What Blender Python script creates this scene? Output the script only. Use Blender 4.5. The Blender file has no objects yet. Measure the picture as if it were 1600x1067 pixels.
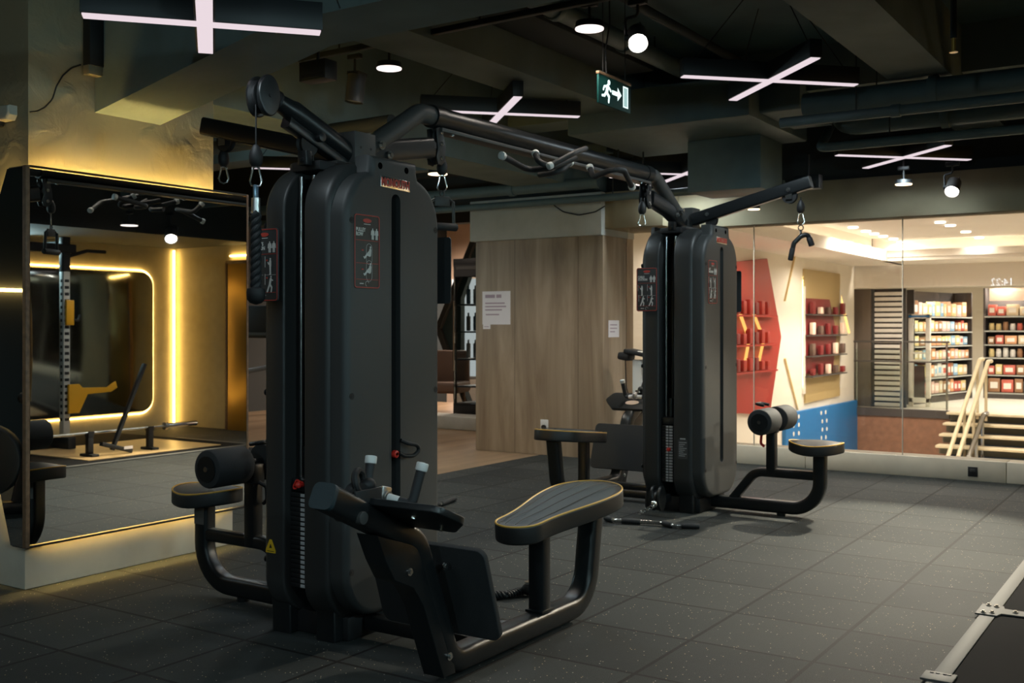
import bpy, bmesh, math, random
from mathutils import Vector, Matrix
random.seed(7)
sc = bpy.context.scene
COL = sc.collection
PI = math.pi
# ------------------------------------------------------------------ camera model (level camera, vertical shift)
FPX, HY, CH, ANG = 1660.0, 509.0, 1.28, math.radians(33.36)
FW = (-math.sin(ANG), math.cos(ANG)); RT = (math.cos(ANG), math.sin(ANG))
def ray(px, py):
    r = (px-800)/FPX; u = (HY-py)/FPX
    return Vector((FW[0]+RT[0]*r, FW[1]+RT[1]*r, u))
def onX(px, py, x):
    d = ray(px, py); return Vector((0, 0, CH))+d*(x/d.x)
def onY(px, py, y):
    d = ray(px, py); return Vector((0, 0, CH))+d*(y/d.y)
def onZ(px, py, z):
    d = ray(px, py); return Vector((0, 0, CH))+d*((z-CH)/d.z)
cam = bpy.data.cameras.new('camera'); camo = bpy.data.objects.new('camera', cam); COL.objects.link(camo)
camo.location = (0, 0, CH); camo.rotation_euler = (PI/2, 0, ANG)
cam.sensor_width = 36; cam.lens = FPX/1600*36; cam.shift_y = -(533.5-HY)/1600; cam.clip_end = 200
cam.dof.use_dof = True; cam.dof.focus_distance = 4.3; cam.dof.aperture_fstop = 5.6
sc.camera = camo

# ------------------------------------------------------------------ materials
MATS = {}
def mat(name, col=(.5, .5, .5), rough=.5, metal=0, emit=None, es=0, bump=0, bscale=200, spec=.5, var=0, vscale=8, coat=0):
    m = bpy.data.materials.new(name); m.use_nodes = True
    nt = m.node_tree; b = nt.nodes['Principled BSDF']
    b.inputs['Base Color'].default_value = (*col, 1); b.inputs['Roughness'].default_value = rough
    b.inputs['Metallic'].default_value = metal; b.inputs['Specular IOR Level'].default_value = spec
    b.inputs['Coat Weight'].default_value = coat
    if emit:
        b.inputs['Emission Color'].default_value = (*emit, 1); b.inputs['Emission Strength'].default_value = es
    tc = nt.nodes.new('ShaderNodeTexCoord')
    if bump:
        n = nt.nodes.new('ShaderNodeTexNoise'); n.inputs['Scale'].default_value = bscale; n.inputs['Detail'].default_value = 3
        nt.links.new(tc.outputs['Object'], n.inputs['Vector'])
        bp = nt.nodes.new('ShaderNodeBump'); bp.inputs['Strength'].default_value = bump; bp.inputs['Distance'].default_value = .004
        nt.links.new(n.outputs['Fac'], bp.inputs['Height']); nt.links.new(bp.outputs['Normal'], b.inputs['Normal'])
    if var:
        n = nt.nodes.new('ShaderNodeTexNoise'); n.inputs['Scale'].default_value = vscale; n.inputs['Detail'].default_value = 5
        nt.links.new(tc.outputs['Object'], n.inputs['Vector'])
        cr = nt.nodes.new('ShaderNodeValToRGB')
        cr.color_ramp.elements[0].color = (*[c*(1-var) for c in col], 1); cr.color_ramp.elements[1].color = (*[min(1, c*(1+var)) for c in col], 1)
        cr.color_ramp.elements[0].position = .3; cr.color_ramp.elements[1].position = .7
        nt.links.new(n.outputs['Fac'], cr.inputs['Fac']); nt.links.new(cr.outputs['Color'], b.inputs['Base Color'])
    MATS[name] = m
    return m
def glow(name, col, s):
    m = bpy.data.materials.new(name); m.use_nodes = True; nt = m.node_tree; nt.nodes.clear()
    e = nt.nodes.new('ShaderNodeEmission'); e.inputs[0].default_value = (*col, 1); e.inputs[1].default_value = s
    o = nt.nodes.new('ShaderNodeOutputMaterial'); nt.links.new(e.outputs[0], o.inputs[0]); return m
def thin_glass(name, tint, refl=.9, rough=0.0):
    m = bpy.data.materials.new(name); m.use_nodes = True; nt = m.node_tree; nt.nodes.clear()
    t = nt.nodes.new('ShaderNodeBsdfTransparent'); t.inputs[0].default_value = (*tint, 1)
    g = nt.nodes.new('ShaderNodeBsdfGlossy'); g.inputs['Roughness'].default_value = rough
    f = nt.nodes.new('ShaderNodeFresnel'); f.inputs['IOR'].default_value = 1.45
    mu = nt.nodes.new('ShaderNodeMath'); mu.operation = 'MULTIPLY'; mu.inputs[1].default_value = refl
    mx = nt.nodes.new('ShaderNodeMixShader'); o = nt.nodes.new('ShaderNodeOutputMaterial')
    nt.links.new(f.outputs[0], mu.inputs[0]); nt.links.new(mu.outputs[0], mx.inputs[0])
    nt.links.new(t.outputs[0], mx.inputs[1]); nt.links.new(g.outputs[0], mx.inputs[2]); nt.links.new(mx.outputs[0], o.inputs[0]); return m

M_shroud = mat('shroud_plastic', (.030, .031, .031), .42, bump=.12, bscale=600)
M_hole_shade = mat('hole_shade', (.002, .002, .002), 1.0, spec=0)
M_plate = mat('face_plate_plastic', (.041, .043, .043), .5, bump=.15, bscale=700)
M_steel = mat('black_powder_coat', (.010, .0115, .0125), .31, spec=.5, bump=.12, bscale=500)
M_steel2 = mat('grey_powder_coat', (.055, .054, .052), .45, spec=.35, bump=.12, bscale=500)
M_black = mat('matt_black', (.008, .008, .009), .6)
M_matrubber = mat('mat_rubber', (.010, .010, .011), .9, spec=.08)
M_foam = mat('black_foam', (.020, .022, .024), .75, bump=.3, bscale=300)
M_grip = mat('grip_rubber', (.02, .021, .023), .6, bump=.3, bscale=400)
M_vinyl = mat('black_vinyl', (.022, .022, .022), .42, bump=.2, bscale=350)
M_vinyltop = mat('blue_grey_vinyl', (.024, .042, .050), .5, bump=.25, bscale=350)
M_piping = mat('yellow_piping', (.72, .40, .06), .4)
M_chrome = mat('chrome', (.75, .74, .72), .18, 1)
M_alu = mat('brushed_aluminium', (.62, .61, .60), .35, 1)
M_rod = mat('steel_rod', (.42, .42, .42), .25, 1)
M_red = mat('red_plastic', (.65, .03, .02), .35)
M_white = mat('white_plastic', (.75, .74, .72), .4)
M_print = mat('white_print', (.62, .61, .58), .6)
M_rprint = mat('red_print', (.50, .055, .04), .5)
M_panel = mat('placard_brown', (.040, .035, .030), .5)
M_panel2 = mat('placard_grey', (.035, .038, .040), .5)
M_label = mat('grey_label', (.48, .49, .50), .5)
M_yellow = mat('warning_yellow', (.75, .48, .02), .5)
M_rope = mat('black_rope', (.015, .016, .018), .6, bump=.5, bscale=300)
M_fixture = mat('fixture_black', (.010, .012, .014), .45)
M_xlight = glow('cross_light_glow', (.66, .56, .60), 1.0)
M_disc = glow('disc_light_glow', (1.0, .86, .82), 1.6)
M_discw = glow('warm_disc_glow', (1.0, .74, .46), 4.0)
M_spot = glow('spot_glow', (1.0, .93, .86), 22.0)
M_led = glow('warm_led', (1.0, .63, .19), 14.0)
M_gymwall = mat('ochre_wall', (.52, .44, .27), .7, var=.06)
M_ledback = glow('warm_led_back', (1.0, .67, .20), 110.0)
M_down = glow('mall_downlight', (1.0, .93, .82), 6.0)
M_cove = glow('cove_led', (1.0, .86, .66), 7.0)
M_exitg = glow('exit_glow', (.75, 1.0, .97), 1.1)
M_clock = glow('clock_glow', (.7, .85, 1.0), 14)
M_mirror = mat('mirror_silver', (.80, .82, .80), .01, 1)
M_glass = thin_glass('window_glass', (.97, .97, .95), 1.1)
M_rail_glass = thin_glass('railing_glass', (.93, .95, .92), .9)
M_fridgeglass = thin_glass('cabinet_glass', (.55, .60, .62), 1.0)
M_wood_trim = mat('wood_trim', (.20, .12, .07), .5, var=.25, vscale=30)
M_cream = mat('cream_paint', (.62, .57, .47), .7, var=.05)
M_curb = mat('cream_curb', (.70, .63, .50), .65, var=.08, vscale=5)
M_ceil = mat('dark_ceiling_paint', (.062, .118, .132), .75, bump=.3, bscale=30, var=.25, vscale=2)
M_beam = mat('grey_concrete_beam', (.16, .205, .205), .8, bump=.3, bscale=40, var=.15, vscale=3)
M_pipe = mat('grey_pipe_paint', (.095, .14, .15), .55, var=.1)
M_fascia = mat('grey_plaster', (.46, .46, .42), .8, var=.06)
M_tan = mat('tan_plaster', (.30, .25, .16), .8, var=.06)
M_olive = mat('olive_plaster', (.28, .24, .16), .8, var=.06)
M_teal = mat('teal_paint', (.025, .055, .065), .6)
M_dark = mat('dark_wall', (.03, .036, .038), .8)
M_mallwhite = mat('mall_white', (.82, .76, .68), .7)
M_mallcream = mat('mall_cream', (.78, .71, .60), .6)
M_redpanel = mat('red_gloss', (.36, .026, .018), .4)
M_darkred = mat('dark_red', (.20, .022, .022), .4)
M_blue = mat('blue_print', (.015, .16, .42), .45)
M_brownwood = mat('brown_wood_panel', (.27, .13, .075), .5, var=.15, vscale=10)
M_blackshelf = mat('dark_shelf', (.06, .05, .045), .5)
M_tread = mat('cream_tread', (.66, .56, .38), .5)
M_riser = mat('green_grey_riser', (.16, .15, .10), .4)
M_mallfloor = mat('mall_floor', (.60, .56, .47), .4)
M_plywood = mat('pale_wood', (.65, .43, .20), .35, var=.12, vscale=12)
M_gold = mat('brass_door', (.50, .31, .08), .35, .8)
M_steeldoor = mat('steel_door', (.28, .26, .20), .35, .7)
M_strip = mat('grey_steel_strip', (.12, .118, .11), .6, 0, spec=.25)
M_paper = mat('paper', (.80, .76, .78), .8)
M_ink = mat('faded_ink', (.42, .32, .38), .8)
M_bluesteel = mat('carabiner_blue', (.25, .38, .5), .3, .8)
M_pink = mat('pale_pink_wall', (.85, .62, .48), .8)
M_bag = mat('brown_leather', (.12, .07, .05), .6)
M_frameyellow = mat('rack_yellow', (.85, .42, .02), .4)
M_rackwhite = mat('rack_silver', (.55, .55, .52), .4)

def floor_mat():
    m = mat('rubber_floor', (.03, .03, .03), .72, spec=.25); nt = m.node_tree; b = nt.nodes['Principled BSDF']; N = nt.nodes.new; L = nt.links.new
    tc = N('ShaderNodeTexCoord'); sep = N('ShaderNodeSeparateXYZ'); L(tc.outputs['Object'], sep.inputs[0])
    def math_(op, a, bb=None):
        n = N('ShaderNodeMath'); n.operation = op
        for i, v in enumerate((a, bb)):
            if v is None: continue
            if isinstance(v, (int, float)): n.inputs[i].default_value = v
            else: L(v, n.inputs[i])
        return n.outputs[0]
    gx = math_('DIVIDE', math_('ADD', sep.outputs['X'], 1.268+5.05*4), .505)
    gy = math_('DIVIDE', math_('ADD', sep.outputs['Y'], -4.01+4.975*4), .4975)
    fx = math_('FRACT', gx); fy = math_('FRACT', gy)
    def edge(f): return math_('MINIMUM', f, math_('SUBTRACT', 1.0, f))
    e = math_('MINIMUM', edge(fx), edge(fy))
    line = math_('LESS_THAN', e, .016)
    cmb = N('ShaderNodeCombineXYZ'); L(math_('FLOOR', gx), cmb.inputs[0]); L(math_('FLOOR', gy), cmb.inputs[1])
    wn = N('ShaderNodeTexWhiteNoise'); wn.noise_dimensions = '2D'; L(cmb.outputs[0], wn.inputs['Vector'])
    base = N('ShaderNodeMix'); base.data_type = 'RGBA'
    base.inputs['A'].default_value = (.016, .020, .021, 1); base.inputs['B'].default_value = (.032, .037, .036, 1); L(wn.outputs['Value'], base.inputs['Factor'])
    # dust film, softly blotched
    n1 = N('ShaderNodeTexNoise'); n1.inputs['Scale'].default_value = 1.6; n1.inputs['Detail'].default_value = 6; L(tc.outputs['Object'], n1.inputs['Vector'])
    r1 = N('ShaderNodeValToRGB'); r1.color_ramp.elements[0].position = .35; r1.color_ramp.elements[1].position = .75; L(n1.outputs['Fac'], r1.inputs['Fac'])
    dust = N('ShaderNodeMix'); dust.data_type = 'RGBA'; L(math_('MULTIPLY', r1.outputs['Color'], .18), dust.inputs['Factor'])
    L(base.outputs['Result'], dust.inputs['A']); dust.inputs['B'].default_value = (.078, .082, .074, 1)
    # coloured crumb specks
    v = N('ShaderNodeTexVoronoi'); v.inputs['Scale'].default_value = 95; L(tc.outputs['Object'], v.inputs['Vector'])
    sp = math_('LESS_THAN', v.outputs['Distance'], .22)
    sepc = N('ShaderNodeSeparateColor'); L(v.outputs['Color'], sepc.inputs[0])
    sp2 = math_('MULTIPLY', sp, math_('GREATER_THAN', sepc.outputs[0], .925))
    spc = N('ShaderNodeMix'); spc.data_type = 'RGBA'; spc.inputs['A'].default_value = (.62, .46, .20, 1); spc.inputs['B'].default_value = (.55, .52, .45, 1); L(sepc.outputs[1], spc.inputs['Factor'])
    ms = N('ShaderNodeMix'); ms.data_type = 'RGBA'; L(sp2, ms.inputs['Factor']); L(dust.outputs['Result'], ms.inputs['A']); L(spc.outputs['Result'], ms.inputs['B'])
    ml = N('ShaderNodeMix'); ml.data_type = 'RGBA'; L(line, ml.inputs['Factor']); L(ms.outputs['Result'], ml.inputs['A']); ml.inputs['B'].default_value = (.0025, .0025, .0025, 1)
    L(ml.outputs['Result'], b.inputs['Base Color'])
    n2 = N('ShaderNodeTexNoise'); n2.inputs['Scale'].default_value = 260; n2.inputs['Detail'].default_value = 4; L(tc.outputs['Object'], n2.inputs['Vector'])
    bp = N('ShaderNodeBump'); bp.inputs['Strength'].default_value = .5; bp.inputs['Distance'].default_value = .003
    L(math_('SUBTRACT', n2.outputs['Fac'], math_('MULTIPLY', line, .3)), bp.inputs['Height']); L(bp.outputs['Normal'], b.inputs['Normal'])
    return m
M_floor = floor_mat()
def wood_mat(name, axis, cols, plank=None, rough=.5):
    m = mat(name, cols[0], rough); nt = m.node_tree; b = nt.nodes['Principled BSDF']; N = nt.nodes.new; L = nt.links.new
    tc = N('ShaderNodeTexCoord'); mp = N('ShaderNodeMapping'); mp.inputs['Scale'].default_value = axis; L(tc.outputs['Object'], mp.inputs['Vector'])
    n = N('ShaderNodeTexNoise'); n.inputs['Scale'].default_value = 1; n.inputs['Detail'].default_value = 8; n.inputs['Roughness'].default_value = .62; n.inputs['Distortion'].default_value = .6
    L(mp.outputs[0], n.inputs['Vector'])
    r = N('ShaderNodeValToRGB'); r.color_ramp.elements[0].position = .28; r.color_ramp.elements[1].position = .72
    r.color_ramp.elements[0].color = (*cols[0], 1); r.color_ramp.elements[1].color = (*cols[-1], 1)
    if len(cols) == 3:
        e = r.color_ramp.elements.new(.5); e.color = (*cols[1], 1)
    L(n.outputs['Fac'], r.inputs['Fac'])
    out = r.outputs['Color']
    if plank:
        sep = N('ShaderNodeSeparateXYZ'); L(tc.outputs['Object'], sep.inputs[0])
        a = N('ShaderNodeMath'); a.operation = 'DIVIDE'; L(sep.outputs[plank[0]], a.inputs[0]); a.inputs[1].default_value = plank[1]
        f = N('ShaderNodeMath'); f.operation = 'FRACT'; L(a.outputs[0], f.inputs[0])
        l = N('ShaderNodeMath'); l.operation = 'LESS_THAN'; L(f.outputs[0], l.inputs[0]); l.inputs[1].default_value = plank[2]
        mx = N('ShaderNodeMix'); mx.data_type = 'RGBA'; L(l.outputs[0], mx.inputs['Factor']); L(out, mx.inputs['A']); mx.inputs['B'].default_value = (*[c*.4 for c in cols[0]], 1)
        out = mx.outputs['Result']
    L(out, b.inputs['Base Color']); return m
M_woodwall = wood_mat('oak_wall_panel', (5.0, 5.0, .55), [(.195, .135, .090), (.315, .235, .158), (.45, .35, .25)], ('X', .735, .006))
M_woodfloor = wood_mat('oak_floor', (3, .6, 3), [(.22, .14, .08), (.33, .22, .13), (.44, .31, .19)], ('X', .16, .02), .35)
def plaster_mat():
    m = mat('rough_plaster', (.36, .32, .22), .85); nt = m.node_tree; b = nt.nodes['Principled BSDF']; N = nt.nodes.new; L = nt.links.new
    tc = N('ShaderNodeTexCoord')
    n = N('ShaderNodeTexNoise'); n.inputs['Scale'].default_value = 2.2; n.inputs['Detail'].default_value = 7; n.inputs['Distortion'].default_value = 1.5; L(tc.outputs['Object'], n.inputs['Vector'])
    v = N('ShaderNodeTexNoise'); v.inputs['Scale'].default_value = 6.5; v.inputs['Detail'].default_value = 8; v.inputs['Distortion'].default_value = .5; L(tc.outputs['Object'], v.inputs['Vector'])
    rr = N('ShaderNodeValToRGB'); rr.color_ramp.elements[0].position = .47; rr.color_ramp.elements[1].position = .66; L(v.outputs['Fac'], rr.inputs['Fac'])
    ad = N('ShaderNodeMath'); ad.operation = 'MULTIPLY_ADD'; L(rr.outputs['Color'], ad.inputs[0]); ad.inputs[1].default_value = .35; L(n.outputs['Fac'], ad.inputs[2])
    bp = N('ShaderNodeBump'); bp.inputs['Strength'].default_value = .7; bp.inputs['Distance'].default_value = .014; L(ad.outputs[0], bp.inputs['Height']); L(bp.outputs['Normal'], b.inputs['Normal'])
    return m
M_plaster = plaster_mat()
M_stone = mat('pale_stone', (.62, .57, .47), .6, bump=.2, bscale=20, var=.1, vscale=4)

# ------------------------------------------------------------------ mesh builder
def fillet(pts, radii, n=7):
    out = []
    P = [Vector(p) for p in pts]
    for i, p in enumerate(P):
        r = radii if isinstance(radii, (int, float)) else radii[i]
        if i == 0 or i == len(P)-1 or r <= 0: out.append(p); continue
        a = (P[i-1]-p); b = (P[i+1]-p); la, lb = a.length, b.length; a.normalize(); b.normalize()
        th = a.angle(b)
        if th > 3.1: out.append(p); continue
        t = min(r/math.tan(th/2), la*.49, lb*.49); rr = t*math.tan(th/2)
        bis = (a+b).normalized(); c = p+bis*(rr/math.sin(th/2))
        s = p+a*t; e = p+b*t; vs = s-c; ve = e-c; w = vs.angle(ve); ax = vs.cross(ve)
        if ax.length < 1e-9: out.append(p); continue
        for k in range(n+1): out.append(c+Matrix.Rotation(w*k/n, 3, ax) @ vs)
    return out
def rrect(w, h, r, n=5):
    o = []
    for cx, cy, a0 in ((w/2-r, h/2-r, 0), (-w/2+r, h/2-r, PI/2), (-w/2+r, -h/2+r, PI), (w/2-r, -h/2+r, 1.5*PI)):
        for k in range(n+1):
            a = a0+PI/2*k/n; o.append((cx+r*math.cos(a), cy+r*math.sin(a)))
    return o
def circ(r, n=16): return [(r*math.cos(2*PI*k/n), r*math.sin(2*PI*k/n)) for k in range(n)]
def inset(poly, d):
    n = len(poly); out = []
    area = sum(poly[i][0]*poly[(i+1) % n][1]-poly[(i+1) % n][0]*poly[i][1] for i in range(n))
    s = 1 if area > 0 else -1
    for i in range(n):
        a = Vector(poly[i-1]); p = Vector(poly[i]); b = Vector(poly[(i+1) % n])
        e1 = (p-a); e2 = (b-p)
        if e1.length < 1e-9: e1 = e2
        if e2.length < 1e-9: e2 = e1
        n1 = Vector((-e1.y, e1.x)).normalized()*s; n2 = Vector((-e2.y, e2.x)).normalized()*s
        m = (n1+n2); m.normalize(); c = max(.5, m.dot(n1)); q = p+m*(d/c); out.append((q.x, q.y))
    return out
class MB:
    def __init__(self, M=None): self.bm = bmesh.new(); self.M = M or Matrix()
    def _v(self, p): return self.bm.verts.new(self.M @ Vector(p))
    def face(self, vs):
        try: return self.bm.faces.new(vs)
        except ValueError: return None
    def merge(self, t, M=None):
        t.transform(self.M @ (M or Matrix()))
        me = bpy.data.meshes.new('t'); t.to_mesh(me); t.free(); self.bm.from_mesh(me); bpy.data.meshes.remove(me)
    def box(self, c, s, bev=0, rot=None, seg=2):
        t = bmesh.new(); bmesh.ops.create_cube(t, size=1); bmesh.ops.scale(t, vec=s, verts=t.verts)
        if bev: bmesh.ops.bevel(t, geom=t.edges[:], offset=min(bev, min(s)*.49), segments=seg, profile=.5, affect='EDGES', clamp_overlap=True)
        self.merge(t, Matrix.Translation(c) @ (rot.to_4x4() if rot else Matrix())); return self
    def loft(self, rings, cap=True, closed=False):
        R = [[self._v(p) for p in r] for r in rings]; n = len(R[0])
        for i in range(len(R)-(0 if closed else 1)):
            A, B = R[i], R[(i+1) % len(R)]
            for k in range(n): self.face((A[k], A[(k+1) % n], B[(k+1) % n], B[k]))
        if cap and not closed: self.face(R[0][::-1]); self.face(R[-1])
        return self
    def sweep(self, path, prof, up=(0, 0, 1), cap=True, closed=False, scale=None):
        P = [Vector(p) for p in path]; rings = []; up = Vector(up); n = len(P)
        for i in range(n):
            a = P[i-1] if (i > 0 or closed) else P[0]; b = P[(i+1) % n] if (i < n-1 or closed) else P[-1]
            T = (b-a).normalized(); S = T.cross(up)
            if S.length < 1e-4: S = T.cross(Vector((1, 0, 0)) if abs(T.x) < .9 else Vector((0, 1, 0)))
            S.normalize(); U = S.cross(T); k = scale[i] if scale else 1
            rings.append([P[i]+S*x*k+U*y*k for x, y in prof])
        return self.loft(rings, cap, closed)
    def ptube(self, path, r, n=12, cap=True, closed=False):
        P = [Vector(p) for p in path]; N = len(P); rings = []; prev = None
        for i in range(N):
            a = P[i-1] if (i > 0 or closed) else P[0]; b = P[(i+1) % N] if (i < N-1 or closed) else P[-1]
            T = (b-a).normalized()
            if prev is None: S = T.orthogonal().normalized()
            else:
                S = prev-T*prev.dot(T); S = S.normalized() if S.length > 1e-6 else T.orthogonal().normalized()
            prev = S; U = T.cross(S); rr = r[i] if isinstance(r, (list, tuple)) else r
            rings.append([P[i]+(S*math.cos(2*PI*k/n)+U*math.sin(2*PI*k/n))*rr for k in range(n)])
        return self.loft(rings, cap, closed)
    def cyl(self, p0, p1, r, r2=None, n=20, bev=0):
        p0, p1 = Vector(p0), Vector(p1); r2 = r if r2 is None else r2
        if bev:
            d = (p1-p0).normalized()
            return self.ptube([p0, p0+d*bev*.3, p0+d*bev, p1-d*bev, p1-d*bev*.3, p1], [r-bev, r-bev*.3, r, r2, r2-bev*.3, r2-bev], n)
        return self.ptube([p0, p1], [r, r2], n)
    def ball(self, c, r, sz=(1, 1, 1), n=14):
        t = bmesh.new(); bmesh.ops.create_uvsphere(t, u_segments=n, v_segments=max(6, n//2), radius=r); bmesh.ops.scale(t, vec=sz, verts=t.verts)
        self.merge(t, Matrix.Translation(c)); return self
    def torus(self, c, R, r, axis=(0, 0, 1), n=20, m=8, sx=1, sy=1):
        ax = Vector(axis).normalized(); S = ax.orthogonal().normalized(); U = ax.cross(S); c = Vector(c)
        return self.ptube([c+S*R*sx*math.cos(2*PI*k/n)+U*R*sy*math.sin(2*PI*k/n) for k in range(n)], r, m, closed=True)
    def slab(self, poly, mapf, h0, h1, b0=0, b1=0, hole=None, seg=4):
        """solid from a 2-d outline; mapf(u, v, h) -> point; rounded rims b0 (at h0) and b1 (at h1)"""
        sg = 1 if h1 > h0 else -1
        levels = []
        for k in range(seg+1 if b0 else 1):
            a = PI/2*k/seg if b0 else 0
            levels.append((b0*(1-math.sin(a)), h0+sg*b0*(1-math.cos(a))))
        for k in range(seg+1 if b1 else 1):
            a = PI/2*(1-k/seg) if b1 else 0
            levels.append((b1*(1-math.sin(a)), h1-sg*b1*(1-math.cos(a))))
        rings = []
        for d, hh in levels:
            q = inset(poly, d) if d > 1e-6 else poly
            rings.append([self._v(mapf(u, v, hh)) for u, v in q])
        n = len(poly)
        for A, B in zip(rings, rings[1:]):
            for k in range(n): self.face((A[k], A[(k+1) % n], B[(k+1) % n], B[k]))
        if not hole:
            self.face(rings[0][::-1]); self.face(rings[-1])
        else:
            H = [[self._v(mapf(u, v, hh)) for u, v in hole] for hh in (h0, h1)]; m = len(hole)
            for k in range(m): self.face((H[0][k], H[1][k], H[1][(k+1) % m], H[0][(k+1) % m]))
            for ring, hr in ((rings[0], H[0]), (rings[-1], H[1])):
                ed = set()
                for lst in (ring, hr):
                    for k in range(len(lst)):
                        e = self.bm.edges.get((lst[k], lst[(k+1) % len(lst)]))
                        if e: ed.add(e)
                bmesh.ops.triangle_fill(self.bm, use_beauty=True, edges=list(ed))
        return self
    def build(self, name, m, parent=None, smooth=35, **props):
        bm = self.bm
        bmesh.ops.remove_doubles(bm, verts=bm.verts, dist=1e-6)
        bmesh.ops.recalc_face_normals(bm, faces=bm.faces)
        lim = math.radians(smooth)
        for f in bm.faces: f.smooth = True
        for e in bm.edges:
            if len(e.link_faces) == 2 and e.calc_face_angle(0) > lim: e.smooth = False
        me = bpy.data.meshes.new(name); bm.to_mesh(me); bm.free()
        ms = m if isinstance(m, (list, tuple)) else [m]
        for x in ms: me.materials.append(x)
        o = bpy.data.objects.new(name, me); COL.objects.link(o)
        if parent: o.parent = parent
        for k, v in props.items(): o[k] = v
        return o
def tag(o, label=None, cat=None, group=None, kind=None):
    if label: o['label'] = label
    if cat: o['category'] = cat
    if group: o['group'] = group
    if kind: o['kind'] = kind
    return o
def thing(name, label, cat, loc=(0, 0, 0), rz=0, group=None):
    o = bpy.data.objects.new(name, None); COL.objects.link(o); o.location = loc; o.rotation_euler = (0, 0, rz); o.empty_display_size = .1
    return tag(o, label, cat, group)
def struct(o): o['kind'] = 'structure'; return o
def copy_tree(o, parent=None):
    c = o.copy(); COL.objects.link(c)
    if parent: c.parent = parent
    for ch in list(o.children): copy_tree(ch, c)
    return c
def text_mb(s, size, mapf, depth=.0008, align='CENTER', cond=1.0, bold=0.0):
    """text as thin solid letters, mapped by mapf(u, v, h)"""
    cu = bpy.data.curves.new('t', 'FONT'); cu.body = s; cu.size = size; cu.align_x = align; cu.align_y = 'CENTER'; cu.extrude = depth/2; cu.resolution_u = 2; cu.offset = bold; cu.space_line = .85
    o = bpy.data.objects.new('t', cu); COL.objects.link(o)
    me = bpy.data.meshes.new_from_object(o); bpy.data.objects.remove(o); bpy.data.curves.remove(cu)
    mb = MB(); mb.bm.from_mesh(me); bpy.data.meshes.remove(me)
    for v in mb.bm.verts: v.co = Vector(mapf(v.co.x*cond, v.co.y, v.co.z+depth/2))
    return mb
def join(mbs):
    a = mbs[0]
    for b in mbs[1:]: a.merge(b.bm)
    return a
def Rz(a): return Matrix.Rotation(a, 4, 'Z')
def boxobj(name, x, y, z, m, bev=0, parent=None, **pr):
    return MB().box(((x[0]+x[1])/2, (y[0]+y[1])/2, (z[0]+z[1])/2), (abs(x[1]-x[0]), abs(y[1]-y[0]), abs(z[1]-z[0])), bev).build(name, m, parent, **pr)
# ------------------------------------------------------------------ THE SETTING
fl = MB(); fl.box((-1.5, 3.2, -.03), (8.14, 12.6, .06)); fl.box((-9.3, 1.95, -.03), (7.46, 10.1, .06))
struct(fl.build('floor', M_floor))
struct(MB().box((-9.3, 10.65, -.033), (7.46, 7.3, .06)).build('floor_oak', M_woodfloor))
struct(MB().box((-4.6, 4.0, 3.35), (14.6, 14.6, .1)).build('ceiling', M_ceil))
struct(boxobj('wall_rear', (-12, 1.8), (-3.1, -2.95), (0, 3.3), M_dark))
struct(boxobj('wall_side', (1.7, 1.85), (-3, 9.45), (0, 3.3), M_gymwall))
struct(boxobj('wall_end', (-.85, 1.7), (9.05, 9.2), (0, 3.3), M_gymwall))
struct(boxobj('wall_far', (-12.1, -12), (-3, 18), (-.2, 3.4), M_dark))
# column with a pale base
struct(boxobj('wall_column', (-5.75, -4.82), (3.03, 4.18), (0, 3.32), M_plaster))
struct(boxobj('trim_column_base', (-5.75, -4.80), (3.0, 4.31), (0, .62), M_stone, .006))
# wood wall and its bulkhead
struct(boxobj('wall_oak', (-6.36, -4.87), (8.98, 9.62), (0, 2.15), M_woodwall))
struct(boxobj('trim_bulkhead', (-6.40, -4.86), (8.93, 9.62), (2.148, 2.56), M_fascia, .004))
struct(boxobj('trim_bulkhead_return', (-4.86, -4.25), (9.0, 9.62), (2.21, 2.56), M_tan, .004))
struct(boxobj('trim_window_head', (-4.25, 1.7), (9.33, 9.60), (2.205, 2.56), M_olive, .004))
struct(boxobj('wall_above_window', (-12, 1.7), (9.42, 9.62), (2.56, 3.3), M_dark))
# window wall: kerb, three panes
kerb = MB()
for a, b in ((-4.87, -3.05), (-3.045, -1.395), (-1.39, -.85)): kerb.box(((a+b)/2, 9.53, .085), (b-a, .22, .17), .004)
struct(kerb.build('baseboard_window', M_curb))
for i, (a, b) in enumerate(((-4.87, -3.549), (-3.543, -2.220), (-2.214, -.85))):
    struct(MB().box(((a+b)/2, 9.47, 1.19), (b-a, .012, 2.05)).build('window_%d' % (i+1), M_glass))
for x in (-3.546, -2.217):
    struct(MB().box((x, 9.47, 1.19), (.007, .014, 2.05)).build('trim_pane_joint', M_cream))
# power socket let into the kerb
t = thing('floor_socket', 'small black power socket set in the cream window kerb', 'socket', tuple(onY(1520, 737, 9.42)))
MB().box((0, -.003, 0), (.075, .008, .08), .002).build('socket_plate', M_black, t)
MB().box((0, -.009, .012), (.04, .006, .025), .002).build('socket_insert', M_steel2, t)

struct(boxobj('ceiling_soffit_side', (.1, 1.7), (2.6, 9.04), (2.27, 2.9), M_dark))
struct(boxobj('wall_gym_side', (-10.1, -10), (-2.9, 2.6), (0, 3.3), M_dark))
tag(boxobj('led_strip', (-10.0, -9.96), (-2.5, 2.4), (1.62, 1.65), M_led), 'level strip of warm light on the side wall, seen in the slanted mirror facet', 'light strip')
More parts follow.
